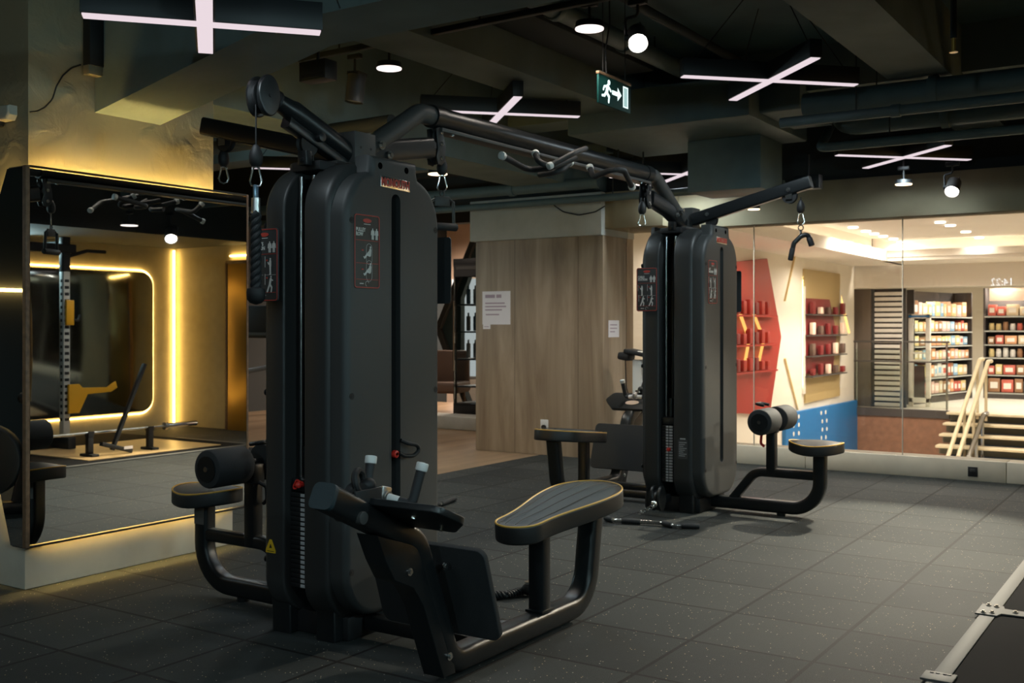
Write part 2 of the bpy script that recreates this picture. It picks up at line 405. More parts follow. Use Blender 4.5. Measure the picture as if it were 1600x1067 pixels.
# ---- ceiling services
def beam(name, pts, z0, z1, m):
    return struct(MB().slab([(p[0], p[1]) for p in pts], lambda u, v, h: (u, v, h), z0, z1).build(name, m))
struct(MB().slab([(-4.83, 2.38), (-3.55, 2.635), (1.7, 2.64), (1.7, 3.32), (-4.83, 3.32)], lambda u, v, h: (u, h, v), 3.40, 3.81).build('ceiling_beam_haunched', M_beam))
beam('ceiling_beam_side', [(-5.6, 4.2), (-5.6, 9.4), (-5.05, 9.4), (-5.05, 4.2)], 2.62, 3.32, M_beam)
beam('ceiling_beam_mid', [(-4.15, 4.3), (-4.15, 9.4), (-3.75, 9.4), (-3.75, 4.3)], 2.93, 3.32, M_beam)
for xa, xb in ((-1.78, -1.40), (-.55, -.15)):
    beam('ceiling_beam_long', [(xa, -2.9), (xa, 9.4), (xb, 9.4), (xb, -2.9)], 2.90, 3.32, M_beam)
beam('ceiling_beam_cross', [(-12, 7.6), (1.7, 7.6), (1.7, 7.95), (-12, 7.95)], 2.98, 3.32, M_beam)
def pipe(name, label, pts, r, m=M_pipe, n=16, cat='pipe', group=None, flanges=()):
    t = thing(name, label, cat, tuple(pts[0]), 0, group); o = Vector(pts[0])
    P = [Vector(p)-o for p in pts]
    MB().ptube(fillet(P, r*2.2, 6), r, n).build('pipe_run', m, t)
    seg = max(range(len(P)-1), key=lambda i: (P[i+1]-P[i]).length)
    for k in (.2, .75):
        c = P[seg].lerp(P[seg+1], k); MB().cyl(c, (c.x, c.y, 3.3-o.z), .005, n=8).build('hanger_rod', M_dark, t)
    for f in flanges:
        a, b, k = P[f[0]], P[f[0]+1], f[1]; c = a.lerp(b, k); d = (b-a).normalized()
        MB().cyl(c-d*.03, c+d*.03, r*1.22, n=n, bev=.006).build('coupling', m, t)
    return t
pipe('overhead_pipe', 'thick grey pipe crossing under the ceiling beyond the cross light with two black arms', [(-2.35, 7.25, 2.80), (.08, 7.25, 2.80)], .085, flanges=((0, .35), (0, .6)))
pipe('overhead_pipe', 'thin grey pipe running just below the thick ceiling pipe', [(-2.45, 7.05, 2.66), (.08, 7.05, 2.66)], .035, flanges=((0, .3),))
pipe('overhead_pipe', 'grey pipe with an elbow beside the boxed ceiling duct', [(-2.5, 9.0, 3.12), (-2.5, 8.5, 3.05), (-2.36, 8.26, 2.82), (.08, 8.26, 2.82)], .075, flanges=((2, .3), (2, .55)))
pipe('overhead_pipe', 'thin grey pipe under the elbowed pipe by the boxed duct', [(-2.62, 8.75, 2.92), (-2.5, 8.08, 2.64), (.08, 8.08, 2.64)], .035)
pipe('overhead_pipe', 'dark pipe hanging over the far end of the mirror column', [(-11, 5.6, 2.62), (-4.5, 5.4, 2.62)], .05, M_dark)
pipe('overhead_pipe', 'long dark pipe above the oak wall bulkhead', [(-9.5, 8.6, 2.60), (-4.7, 8.6, 2.60)], .055, M_pipe, flanges=((0, .5), (0, .8)))
pipe('overhead_pipe', 'slim dark pipe just under the long pipe above the oak wall', [(-9.5, 8.72, 2.47), (-3.0, 8.72, 2.47)], .035, M_pipe)
pipe('overhead_pipe', 'dark conduit running lengthwise over the nearer cable tower', [(-2.9, 3.9, 3.22), (-2.9, 9.2, 3.22)], .03, M_dark)
pipe('overhead_pipe', 'dark pipe running lengthwise above the pull-up beam', [(-3.25, 4.5, 3.16), (-3.25, 7.5, 3.16)], .06, M_pipe, flanges=((0, .3), (0, .6)))
t = thing('sprinkler_drop', 'brass sprinkler head on a black drop pipe under the ceiling', 'sprinkler', tuple(onZ(1490, 66, 2.72)))
MB().cyl((0, 0, .02), (0, 0, .62), .016, n=12).build('drop_pipe', M_dark, t)
MB().cyl((0, 0, -.05), (0, 0, .02), .011, n=10).cyl((0, 0, -.052), (0, 0, -.047), .022, n=12).build('sprinkler_head', M_gold, t)
# boxed duct hanging over the far tower
t = thing('air_duct', 'boxed grey air duct hanging beyond the exit sign', 'duct', (-3.35, 8.15, 2.35))
MB().box((.1, .1, .22), (.62, .5, .42), .01).build('drop_box', M_pipe, t)
MB().box((-.15, -.25, .58), (1.5, 1.3, .3), .012).build('duct_body', M_pipe, t)
MB().sweep([(.55, -.3, .58), (.9, -.3, .58)], rrect(.8, .2, .03), up=(0, 0, 1)).build('duct_branch', M_pipe, t)
for x in (-.7, .5):
    MB().cyl((x, -.7, .7), (x, -.7, .98), .006, n=8).build('hanger_rod', M_dark, t)
t = thing('air_duct', 'flat dark duct slung over the track spots behind the nearer tower', 'duct', (-3.56, 5.45, 3.16))
MB().box((0, .5, .06), (.32, 2.2, .16), .008).build('duct_body', M_dark, t)
sl = MB()
for k in range(14): sl.box((.162, -.3+k*.06, .06), (.006, .022, .1))
sl.build('grille', M_black, t)
# cable trays along the far ceiling
for i, (y, z, lab) in enumerate(((8.62, 2.86, 'grey cable tray running above the oak wall bulkhead'), (9.24, 2.9, 'dark upper cable tray running behind the grey one'))):
    t = thing('cable_tray', lab, 'cable tray', (-7, y, z+.02))
    MB().box((.45, 0, 0), (3.9, .14, .03), .004).build('tray_bed', (M_pipe, M_dark)[i], t)
    MB().box((.45, -.07, .03), (3.9, .008, .07)).build('tray_side', (M_pipe, M_dark)[i], t)
tag(MB().ptube(fillet([tuple(onY(862, 318, 8.9)), tuple(onY(880, 331, 8.9)), tuple(onY(905, 336, 8.9)), tuple(onY(930, 331, 8.9)), tuple(onY(945, 322, 8.9))], .15, 6), .006, 8).build('sagging_cable', M_black),
    'black cable sagging across the grey bulkhead above the oak wall', 'cable')

# ------------------------------------------------------------------ LIGHT FITTINGS
def lamp(p, e, col=(.78, .94, 1.0), size=2.9, r=.12):
    l = bpy.data.lights.new('lamp', 'SPOT'); l.energy = e; l.color = col; l.spot_size = size; l.spot_blend = .6; l.shadow_soft_size = r
    o = bpy.data.objects.new('lamp', l); COL.objects.link(o); o.location = p; return o
def cross_light(cx, cy, z, label, wires=True, rot=PI/4, L=1.17, e=40):
    t = thing('cross_light', label, 'light', (cx, cy, z), rot, 'X-shaped suspended lights')
    lamp((cx, cy, z-.02), e)
    b = MB()
    b.box((0, 0, .055), (L, .075, .105), .003); b.box((0, 0, .0551), (.075, L, .1045), .003)
    b.build('housing', M_fixture, t)
    d = MB().box((0, 0, -.0005), (L-.012, .058, .006)); d.box((0, (L/2+.03)/2-.003, -.0005), (.058, L/2-.038, .006)); d.box((0, -(L/2+.03)/2+.003, -.0005), (.058, L/2-.038, .006))
    d.build('diffuser', M_xlight, t)
    for x, y in ((.5, 0), (-.5, 0), (0, .5), (0, -.5)):
        MB().cyl((x, y, .1), (x*.35, y*.35, 3.3-z), .003, n=6).build('suspension_wire', M_black, t)
    return t
cross_light(-3.125, 2.67, 2.40, 'black X-shaped light over the mirror column, cut by the top of the view', L=.86, e=9, rot=PI/4+.07)
cross_light(-2.285, 6.39, 2.80, 'black X-shaped light hanging beside the lit exit sign')
cross_light(-4.28, 6.36, 2.81, 'black X-shaped light partly behind the bent end of the pull-up beam')
cross_light(-2.03, 8.72, 2.61, 'black X-shaped light hanging near the shop window')
cross_light(-4.02, 8.95, 2.66, 'black X-shaped light half hidden behind the pull-up beam by the far tower', e=45)
cross_light(-6.9, 7.2, 2.72, 'black X-shaped light seen between the two arms of the nearer tower')
for p in ((-.6, .8, 2.8), (.7, 3.6, 2.8), (-3.2, -.8, 2.8), (-7.6, 1.4, 2.8), (.7, 6.9, 2.8)):
    cross_light(*p, 'black X-shaped light on the gym ceiling outside the view', e=48)
# track rail
A, B = onZ(469, 98, 2.95), onZ(1120, -33, 2.95)
t = thing('track_rail', 'long black lighting track under the ceiling', 'track', tuple(A))
d = B-A
MB().sweep([(0, 0, .02), tuple(d+Vector((0, 0, .02)))], rrect(.036, .034, .004, 2)).build('rail', M_fixture, t)
for k in (.12, .5, .85): MB().cyl(tuple(d*k+Vector((0, 0, .035))), tuple(d*k+Vector((0, 0, .38))), .006, n=8).build('hanger', M_fixture, t)
MB().box((.02, 0, .02), (.04, .04, .04), .003).build('end_feed', M_fixture, t)
def disc_light(px, py, z, r, label, m=M_disc, stem=.2, power=0, short=False):
    p = onZ(px, py, z) if not isinstance(px, Vector) else px
    t = thing('disc_light', label, 'light', tuple(p), 0, None)
    MB().cyl((0, 0, .002), (0, 0, .035), r*.98, r*.9, 28).build('housing', M_fixture, t)
    MB().cyl((0, 0, -.004), (0, 0, .003), r*.92, n=28).build('diffuser', m, t)
    MB().cyl((0, 0, .035), (0, 0, stem if short else 3.3-p.z), .008, n=10).box((0, 0, .13), (.09, .035, .03), .004).build('stem', M_fixture, t)
    if power:
        l = bpy.data.lights.new('disc_lamp', 'SPOT'); l.energy = power; l.color = (1, .9, .78); l.spot_size = 2.5; l.spot_blend = .8; l.shadow_soft_size = r
        o = bpy.data.objects.new('disc_lamp', l); COL.objects.link(o); o.location = p+Vector((0, 0, -.012))
    return t
disc_light(608, 107, 2.84, .082, 'round white disc light over the nearer tower, between the grille duct and the spot', power=30)
disc_light(921, 45, 2.85, .082, 'round white disc light on the black track beside the glaring spot', power=25)
disc_light(1412, 288, 2.42, .07, 'small warm disc light by the window head near the last X light', M_discw, .3, 60)
disc_light(684, 272, 2.6, .09, 'warm disc light seen through the hook of the nearer tower', M_discw, .3, 60)
disc_light(966, 276, 2.55, .085, 'round white disc light half hidden under the pull-up beam', M_disc, .23, 14, True)
disc_light(1005, 288, 2.5, .07, 'small disc light at the far end of the pull-up beam', M_disc, .28, 14, True)
disc_light(1178, 327, 2.30, .055, 'small warm disc light under the long arm of the far tower', M_discw, .25, 55)
disc_light(Vector((-.25, 6.88, 2.30)), 0, 0, .09, 'warm disc light seen only in the mirror', M_disc, .4, 25)
def spot_light(p, aim, label, r=.045, L=.15, lit=True, power=0, face=M_spot, up=.2, size=1.0, col=(1, .92, .8)):
    p = Vector(p); dirv = (Vector(aim)-p).normalized()
    t = thing('track_spot', label, 'light', tuple(p))
    q = Vector((0, 0, 1)).rotation_difference(-dirv).to_matrix().to_4x4()
    MB(q).ptube([(0, 0, 0), (0, 0, L), (0, 0, L), (0, 0, L*.25), (0, 0, .012)], [r*1.06, r*1.06, r*.9, r*.85, r*.8], 26, cap=False).cyl((0, 0, L-.004), (0, 0, L), r*1.05, n=26).build('lamp_can', M_steel2, t)
    fins = MB(q)
    for k in range(7): fins.box(((k-3)*r*.27, 0, L+.008), (.003, r*1.6, .022))
    fins.build('cooling_fins', M_steel2, t)
    MB(q).cyl((0, 0, .012), (0, 0, .02), r*.98, n=26).build('lens', face if lit else M_label, t)
    k = MB(); side = dirv.cross(Vector((0, 0, 1))).normalized()
    c = -dirv*L*.55
    k.ptube(fillet([c+side*r*1.25, c+side*(r*1.35)+Vector((0, 0, .10)), Vector((0, 0, .13))+c*.5, Vector((0, 0, up))+c*.5], .02, 4), .008, 8)
    k.cyl(c+side*r*1.0, c+side*r*1.45, .018, n=14); k.box(Vector((0, 0, up))+c*.5, (.1, .035, .03), .004)
    k.build('bracket', M_fixture, t)
    if power:
        l = bpy.data.lights.new('spot_lamp', 'SPOT'); l.energy = power; l.color = col; l.spot_size = size; l.spot_blend = .5; l.shadow_soft_size = r*.8
        o = bpy.data.objects.new('spot_lamp', l); COL.objects.link(o); o.location = p+dirv*.005
        o.rotation_euler = dirv.to_track_quat('-Z', 'Y').to_euler()
    return t
spot_light(onZ(553, 160, 2.68), onZ(553, 160, 2.68)+Vector((-.10, -.06, -1)), 'unlit black track spot with cooling fins above the nearer tower', .055, .17, lit=False, up=.24)
spot_light(onZ(997, 68, 2.74), (-.9, 2.2, .3), 'glaring track spot beside the round disc light above the exit sign', .048, .14, power=16, up=.2, size=1.1)
spot_light(onY(1487, 300, 8.9), (-1.75, 6.25, 0), 'lit spot under the window head near the last X light', .05, .13, power=520, up=.2, size=1.0, col=(1, .9, .70))
spot_light((.0, 7.6, 2.22), (-2.0, 6.2, 0), 'lit spot of the gym seen only in the mirror', .06, .14, power=200, up=.25, size=1.2, col=(1, .9, .70))
for px, py, z, lab in ((497, 112, 2.72, 'black box transformer hanging on the track above the nearer tower'), (1263, 285, 2.42, 'small black speaker box over the far tower arm')):
    p = onZ(px, py, z); t = thing('ceiling_box', lab, 'box', tuple(p))
    MB().box((0, 0, 0), (.2, .1, .11), .004).build('case', M_fixture, t); MB().cyl((0, 0, .05), (0, 0, .22), .01, n=8).build('stem', M_fixture, t)
    MB().box((0, -.051, -.03), (.16, .006, .02)).build('slot', M_black, t)
# exit sign: hanging acrylic blade, lit edge
t = thing('exit_sign', 'dark green exit sign with a running man, arrow and door', 'sign', (-2.75, 5.2, 2.478))
mp = lambda u, v, h: (h, u, v)
MB().box((0, 0, .079), (.012, .373, .158), .002).build('sign_panel', mat('exit_green', (.006, .065, .060), .55, spec=.2), t)
MB().box((0, 0, .163), (.022, .38, .016), .003).build('top_rail', M_wood_trim, t)
pr = MB()
F = lambda pts, h=.0072: pr.slab(pts, mp, .006, h)
def cap(a, b, r, mb=pr, h=.0072, m_=mp, h0=.006):
    a, b = Vector(a), Vector(b); d = (b-a); an = math.atan2(d.y, d.x); pts = [(b.x+r*math.cos(an-PI/2+PI*k/6), b.y+r*math.sin(an-PI/2+PI*k/6)) for k in range(7)]+[(a.x+r*math.cos(an+PI/2+PI*k/6), a.y+r*math.sin(an+PI/2+PI*k/6)) for k in range(7)]
    mb.slab(pts, m_, h0, h)
pr.slab([(-.072+.015*math.cos(a*PI/6), .128+.015*math.sin(a*PI/6)) for a in range(12)], mp, .006, .0072)
cap((-.085, .105), (-.098, .072), .014); cap((-.092, .105), (-.125, .098), .007); cap((-.125, .098), (-.135, .08), .007); cap((-.08, .105), (-.05, .085), .007)
cap((-.098, .07), (-.07, .05), .010); cap((-.07, .05), (-.075, .022), .008); cap((-.104, .068), (-.122, .05), .009); cap((-.122, .05), (-.148, .046), .007)
pr.build('running_man', M_exitg, t)
ar = MB().slab([(-.035, .07), (.03, .07), (.03, .045), (.075, .082), (.03, .118), (.03, .094), (-.035, .094)], mp, .006, .0072); ar.build('arrow', M_exitg, t)
MB().slab([(.095, .022), (.155, .022), (.155, .14), (.095, .14)], mp, .006, .0072, hole=[(.104, .03), (.146, .03), (.146, .132), (.104, .132)]).build('door_outline', M_exitg, t)
MB().slab([(.106, .032), (.144, .032), (.144, .13), (.106, .13)], mp, .006, .0070).build('door_leaf', glow('exit_glow_soft', (.55, .85, .82), .55), t)
MB().ptube(fillet([(0, -.09, .17), (0, -.1, .3), (.01, -.07, .45), (.01, -.08, .82)], .08), .004, 8).build('power_cable', M_black, t)
for y in (-.13, .13): MB().cyl((0, y, .17), (0, y, .84), .0025, n=6).build('wire', M_black, t)

# ------------------------------------------------------------------ THE MIRROR on the column
t = thing('wall_mirror', 'large faceted mirror with glowing edges wrapped round the plaster column', 'mirror', (-4.72, 2.96, .2))
MB().box((-.004, .697, .933), (.012, 1.362, 1.80)).build('front_glass', M_mirror, t)
MB().box((-.012, .004, .933), (.03, .022, 1.83), .003).build('frame', M_wood_trim, t); MB().box((-.012, 1.388, .933), (.03, .016, 1.83), .003).build('frame', M_wood_trim, t)
MB().box((-.012, .697, 1.845), (.03, 1.37, .010), .002).build('edge_trim', M_black, t); MB().box((-.012, .697, .021), (.03, 1.37, .010), .002).build('edge_trim', M_black, t)
side = [(-.02, 1.84), (-.02, .02), (-.125, .02), (-.46, .95), (-.30, 1.55), (-.155, 1.84)]
MB().slab(side, lambda u, v, h: (u, h, v), .006, -.006).build('side_glass', M_mirror, t)
MB().slab(inset(side, -.008), lambda u, v, h: (u, h, v), .02, .0065).build('side_backing', M_black, t)
MB().box((-.034, .70, .933), (.02, 1.30, 1.72)).build('backing_board', M_black, t)
# LED tape behind the rim
led = MB()
led.box((-.058, .70, 1.765), (.012, 1.24, .012)); led.box((-.058, .70, .10), (.012, 1.24, .012)); led.box((-.058, 1.31, .93), (.012, .012, 1.6))
led.build('led_tape', M_ledback, t)
led2 = MB()
for a, b in (((-.10, .10), (-.42, .95)), ((-.42, .95), (-.28, 1.5)), ((-.28, 1.5), (-.15, 1.76))):
    led2.sweep([(a[0], .034, a[1]), (b[0], .034, b[1])], rrect(.010, .010, .002, 1), up=(0, 1, 0))
led2.build('led_tape', M_ledback, t)
# fittings on the column
t = thing('wall_lamp', 'cream moulded emergency lamp on the dark side of the column', 'lamp', tuple(onY(8, 182, 3.02)))
mpq = lambda u, v, h: (u, -h, v)
MB().slab([(-.12, -.03), (.085, -.03), (.105, -.005), (.105, .04), (-.12, .05)], mpq, 0, .05, 0, .012).build('lamp_body', M_cream, t)
MB().cyl((-.02, -.03, -.028), (-.02, -.03, -.05), .035, .03, 20).build('sensor_dome', M_black, t)
t = thing('wifi_box', 'narrow black box with a tall dark panel hung high on the plaster column', 'box', tuple(onX(140, 112, -4.81)))
MB().box((.03, 0, 0), (.05, .085, .05), .004).build('lower_case', M_tan, t); MB().box((.035, .0, .20), (.06, .085, .36), .004).build('tall_panel', M_black, t)
p0 = onX(124, 102, -4.80); pts = [onX(x, y, -4.80) for x, y in ((126, 101), (112, 106), (98, 118), (88, 135), (82, 155), (70, 168), (58, 174), (47, 175))]
tag(MB().ptube(fillet(pts, .08, 5), .004, 8).build('wall_cable', M_black), 'thin black cable looping down the plaster column from the box', 'cable')

# papers and socket on the oak wall
def paper(p, w, h, nrm, label, lines):
    t = thing('paper_notice', label, 'notice', tuple(p))
    m_ = (lambda u, v, q: (u, -q, v)) if nrm == 'y' else (lambda u, v, q: (q, u, v))
    MB().slab([(0, 0), (w, 0), (w, h), (0, h)], m_, .0005, .002).build('sheet', M_paper, t)
    ink = MB()
    for (a, b, c, d) in lines: ink.slab([(a*w, b*h), (c*w, b*h), (c*w, d*h), (a*w, d*h)], m_, .002, .0024)
    ink.build('print', M_ink, t); return t
paper(onY(754, 507, 8.98), .345, .34, 'y', 'large pale printed notice taped to the oak wall', [(.1, .8, .45, .9), (.5, .8, .68, .9), (.1, .62, .8, .66), (.1, .52, .85, .56), (.1, .42, .7, .46), (.12, .28, .6, .32)])
paper(onY(755, 514, 8.979), .09, .05, 'y', 'small paper slip stuck below the large notice', [(.15, .4, .8, .55)])
paper(onX(950.5, 527, -4.87)+Vector((.0, 0, 0)), .22, .165, 'x', 'small square notice on the return of the oak wall', [(.15, .7, .8, .76), (.15, .5, .8, .56), (.15, .3, .6, .36)])
t = thing('wall_socket', 'white power socket low on the oak wall', 'socket', tuple(onY(851, 664, 8.98)))
MB().box((0, -.005, 0), (.09, .01, .11), .004).build('plate', M_white, t); MB().cyl((0, -.009, -.02), (0, -.03, -.02), .024, n=16).build('plug', M_black, t)

# ------------------------------------------------------------------ OPENING to the next zone (beyond the oak wall)
struct(boxobj('wall_bright_zone', (-14, -7.2), (16.0, 16.1), (-.2, 3.2), M_pink))
struct(boxobj('ceiling_next_zone', (-14, -6.3), (9.6, 16.1), (3.2, 3.3), M_dark))
hx = [(-9.90, 1.24), (-9.20, 2.62), (-8.8, 2.62), (-8.8, 2.30), (-9.25, 2.25), (-9.50, 1.7), (-9.50, .35)]
t = thing('hexagon_screen', 'dark teal hexagonal screen wall behind the glass cabinet', 'screen', (-9.9, 13, 0))
MB().slab([(u+9.9, v) for u, v in hx], lambda u, v, h: (u, h, v), .02, .12).build('panel', M_teal, t)
rim = MB()
for a, b in ((hx[0], hx[1]), (hx[0], (-9.3, -.02))):
    rim.sweep([(a[0]+9.9, .02, a[1]), (b[0]+9.9, .02, b[1])], rrect(.09, .14, .005, 1), up=(0, 1, 0))
rim.build('rim', M_dark, t)
struct(MB().slab([(-12.4, .55), (-11.2, .55), (-11.2, 2.0), (-12.4, 2.0)] if False else [(onY(706, 560, 15.97).x, .35), (-10.4, .35), (-10.4, onY(720, 436, 15.97).z), (onY(706, 560, 15.97).x, onY(720, 436, 15.97).z)], lambda u, v, h: (u, h, v), 15.97, 15.99).build('window_4', glow('daylight_window', (1.0, .95, .88), 1.0)))
tag(boxobj('header_bar', (-11, -6.4), (12.0, 12.2), (2.72, 3.199), M_dark), 'dark header bar above the hexagonal screen', 'header')
t = thing('drinks_cabinet', 'tall black glass-fronted cabinet on feet beside the oak wall', 'cabinet', (-8.15, 11.0, 0))
cb = MB(); cb.box((.33, .3, 2.09), (.66, .6, .10), .006); cb.box((.33, .3, .22), (.66, .6, .14), .006); [cb.box((a_, b_, 1.15), (.03, .03, 1.8)) for a_ in (.02, .64) for b_ in (.02, .58)]; cb.box((.33, .0, 1.98), (.62, .02, .16))
cb.build('body', M_black, t)
MB().box((.33, -.005, 1.1), (.60, .012, 1.62)).build('glass_door', M_fridgeglass, t)
for z in (.5, .85, 1.2, 1.55): MB().box((.33, .3, z), (.60, .5, .02)).build('shelf', M_label, t)
MB().cyl((.03, -.03, .7), (.03, -.03, 1.6), .012, n=10).build('handle', M_chrome, t)
MB().slab([(.06, 2.0), (.6, 2.0), (.6, 2.04), (.06, 2.04)], lambda u, v, h: (u, -h, v), .012, .015).build('trim_strip', M_steel2, t)
for x in (.06, .58):
    for y in (.06, .52): MB().cyl((x, y, 0), (x, y, .15), .03, n=12).build('foot', M_black, t)
sw = MB()
for k in range(4): sw.box((.40+k*.06, .28, 1.88), (.045, .06, .12), .006)
sw.build('red_packs', M_redpanel, t)
for r_ in range(3):
    for k in range(5):
        q = MB().cyl((0, 0, 0), (0, 0, .19), .028, n=12, bev=.006); q.cyl((0, 0, .19), (0, 0, .235), .012, n=10)
        o = q.build('bottle', (M_white, M_label, M_bluesteel)[(k+r_) % 3]); o.location = (-8.15+.1+k*.11, 11.2, .865+r_*.35)
        tag(o, 'pale bottle standing inside the black glass-fronted cabinet', 'bottle', 'bottles in the glass cabinet')
tag(boxobj('low_step', (-9.9, -6.4), (10.55, 10.95), (0.0, .16), M_fascia, .01), 'low grey step in front of the glass cabinet', 'step')
t = thing('armchair', 'brown armchair beyond the step, its back just showing', 'chair', (-9.05, 12.0, 0), .3)
MB().box((0, 0, .42), (.62, .6, .16), .05, seg=3).build('seat', M_bag, t); MB().box((-.02, .26, .68), (.62, .14, .5), .05, seg=3).build('backrest', M_bag, t)
for x in (-.25, .25):
    for y in (-.22, .22): MB().cyl((x, y, 0), (x*.9, y*.9, .36), .015, .02, 10).build('leg', M_wood_trim, t)
# ------------------------------------------------------------------ THE CABLE TOWERS
def stadium(hw, z0, z1, n=8):
    o = []
    for k in range(n+1): a = PI*k/n; o.append((hw*math.cos(a), z1-hw+hw*math.sin(a)))
    for k in range(n+1): a = PI+PI*k/n; o.append((hw*math.cos(a), z0+hw+hw*math.sin(a)))
    return o
def arch(hw, z0, z1, rt, rb, n=12):
    o = []
    for cx, cz, r, a0 in ((hw-rt, z1-rt, rt, 0), (-hw+rt, z1-rt, rt, PI/2), (-hw+rb, z0+rb, rb, PI), (hw-rb, z0+rb, rb, 1.5*PI)):
        for k in range(n+1):
            a = a0+PI/2*k/n; o.append((cx+r*math.cos(a), cz+r*math.sin(a)))
    return o
def plate_outline(hw=.283):
    # rounded shoulders that run up into a flat raised head, rounded foot
    o = []
    for k in range(11):
        a = math.radians(70*k/10); o.append((hw-.18+.18*math.cos(a), 1.705+.205*math.sin(a)))
    o += [(.160, 1.908), (.153, 1.932), (.150, 1.978)]
    L = [(-x, y) for x, y in o[::-1]]
    b = []
    for k in range(11):
        a = math.radians(180+90*k/10); b.append((-hw+.19+.19*math.cos(a), .10+.19+.19*math.sin(a)))
    bb = [(-x, y) for x, y in b[::-1]]
    return o+L+b+bb
def person(mb, u, v, s, mp, pose='stand', h0=.0012, h=.002):
    cnt = [0]
    def c(a, b, r):
        cnt[0] += 1
        a = Vector((u+a[0]*s, v+a[1]*s)); b = Vector((u+b[0]*s, v+b[1]*s)); an = math.atan2((b-a).y, (b-a).x); r *= s
        mb.slab([(b.x+r*math.cos(an-PI/2+PI*k/4), b.y+r*math.sin(an-PI/2+PI*k/4)) for k in range(5)]+[(a.x+r*math.cos(an+PI/2+PI*k/4), a.y+r*math.sin(an+PI/2+PI*k/4)) for k in range(5)], mp, h0, h+cnt[0]*.00007)
    if pose == 'front':
        c((0, .92), (0, .925), .07); c((0, .75), (0, .5), .13); c((-.15, .76), (-.2, .42), .045); c((.15, .76), (.2, .42), .045); c((-.07, .5), (-.08, .04), .06); c((.07, .5), (.08, .04), .06)
    elif pose == 'stand':
        c((0, .93), (0, .935), .06); c((0, .8), (0, .5), .085); c((0, .78), (-.12, .62), .04); c((-.12, .62), (-.2, .72), .035); c((0, .5), (.01, .04), .065); c((.01, .03), (-.07, .02), .03)
    elif pose == 'lunge':
        c((.06, .92), (.06, .925), .06); c((.04, .78), (-.04, .48), .085); c((.05, .76), (.2, .7), .04); c((-.04, .48), (.12, .28), .06); c((.12, .28), (.08, .03), .05); c((-.05, .47), (-.24, .04), .06)
    else:  # seated rower
        c((.1, .84), (.1, .845), .07); c((.08, .68), (.04, .38), .10); c((.06, .64), (-.14, .5), .045); c((.04, .36), (-.2, .42), .075); c((-.2, .42), (-.42, .2), .06); c((-.42, .2), (-.5, .26), .04)
def placard(parent, name, Mx, title, kind, m=M_panel, w=.157, h=.30):
    """information panel; Mx maps panel space (u right, v up, w out) to tower space"""
    mp = lambda u, v, q: Mx @ Vector((u, v, q))
    o = MB().slab(rrect(w, h, .014, 4), mp, -.006, .0, .0, .0015).build(name, m, parent)
    r = MB(); out = rrect(w-.006, h-.006, .012, 4); r.slab(out, mp, .0004, .0014, hole=inset(out, .0032))
    r.slab([(.026*math.cos(PI*k/10), h/2-.026+.0085*math.sin(PI*k/10)) for k in range(20)], mp, .0004, .0016)
    for v in ((.044, -.048) if kind == 'row' else (.044,)): r.slab(rrect2(-w/2+.012, w/2-.012, v-.0008, v+.0008), mp, .0004, .0014)
    r.slab(rrect2(-w/2+.012, w/2-.012, -h/2+.036, -h/2+.0376), mp, .0004, .0014)
    p = MB()
    p.slab(rrect2(-.02, .02, h/2-.0415, h/2-.039), mp, .0004, .0014)
    lines = title.split('\n')
    tt = text_mb(title, .021, lambda u, v, q: mp(u-w/2+.011, v+.077, q+.0006), align='LEFT', cond=.82, bold=.0007)
    p.merge(tt.bm)
    for du in (-.012, .012): person(p, w/2-.034+du, .050, .046, mp, 'front')
    if kind == 'row':
        for v in (-.040, -.108+.0): 
            person(p, .012, v, .068, mp, 'row')
            p.slab(stad_ring(.012, v+.03, .018, .086), mp, .0004, .0012, hole=stad_ring(.012, v+.03, .0168, .0836))
        for v in (.002, -.075): r.slab(rrect2(-.034, -.022, v, v+.005), mp, .0004, .0014)
    else:
        for u, v, q in ((-.036, -.04, 'stand'), (.036, -.04, 'stand'), (-.03, -.112, 'lunge'), (.036, -.112, 'lunge')):
            person(p, u, v, .068, mp, q)
            p.slab(rrect2(u-.032, u-.03, v+.03, v+.075), mp, .0004, .0012); p.slab(rrect2(u-.032, u+.03, v-.002, v-.0008), mp, .0004, .0012)
            r.slab(rrect2(u-.024, u-.017, v+.055, v+.062), mp, .0004, .0014)
    p.slab(rrect2(-.045, -.022, -h/2+.018, -h/2+.022), mp, .0004, .0014)
    for k in range(3): p.slab([(.0+.011*math.cos(a), -h/2+.020+.011*math.sin(a)) for a in [PI*.1+PI*1.3*j/12 for j in range(13)]]+[(.0+.0095*math.cos(a), -h/2+.020+.0095*math.sin(a)) for a in [PI*.1+PI*1.3*j/12 for j in range(12, -1, -1)]], mp, .0004, .0012) if k == 0 else None
    r.build('red_print', M_rprint, o); p.build('white_print', M_print, o)
    return o
def rrect2(a, b, c, d): return [(a, c), (b, c), (b, d), (a, d)]
def stad_ring(u, v, hw, hh): return [(u+x, v+y-hh/2) for x, y in stadium(hw/1, 0, hh, 5)]
def carabiner(mb, p, s=1.0, tilt=0):
    P = [(0, 0, 0), (.012, 0, -.006), (.014, 0, -.02), (.022, 0, -.055), (.016, 0, -.07), (0, 0, -.076), (-.016, 0, -.07), (-.022, 0, -.055), (-.014, 0, -.02), (-.012, 0, -.006)]
    M = Matrix.Translation(p) @ Rz(tilt)
    mb.ptube([M @ (Vector(q)*s) for q in P], .004*s, 8, closed=True)
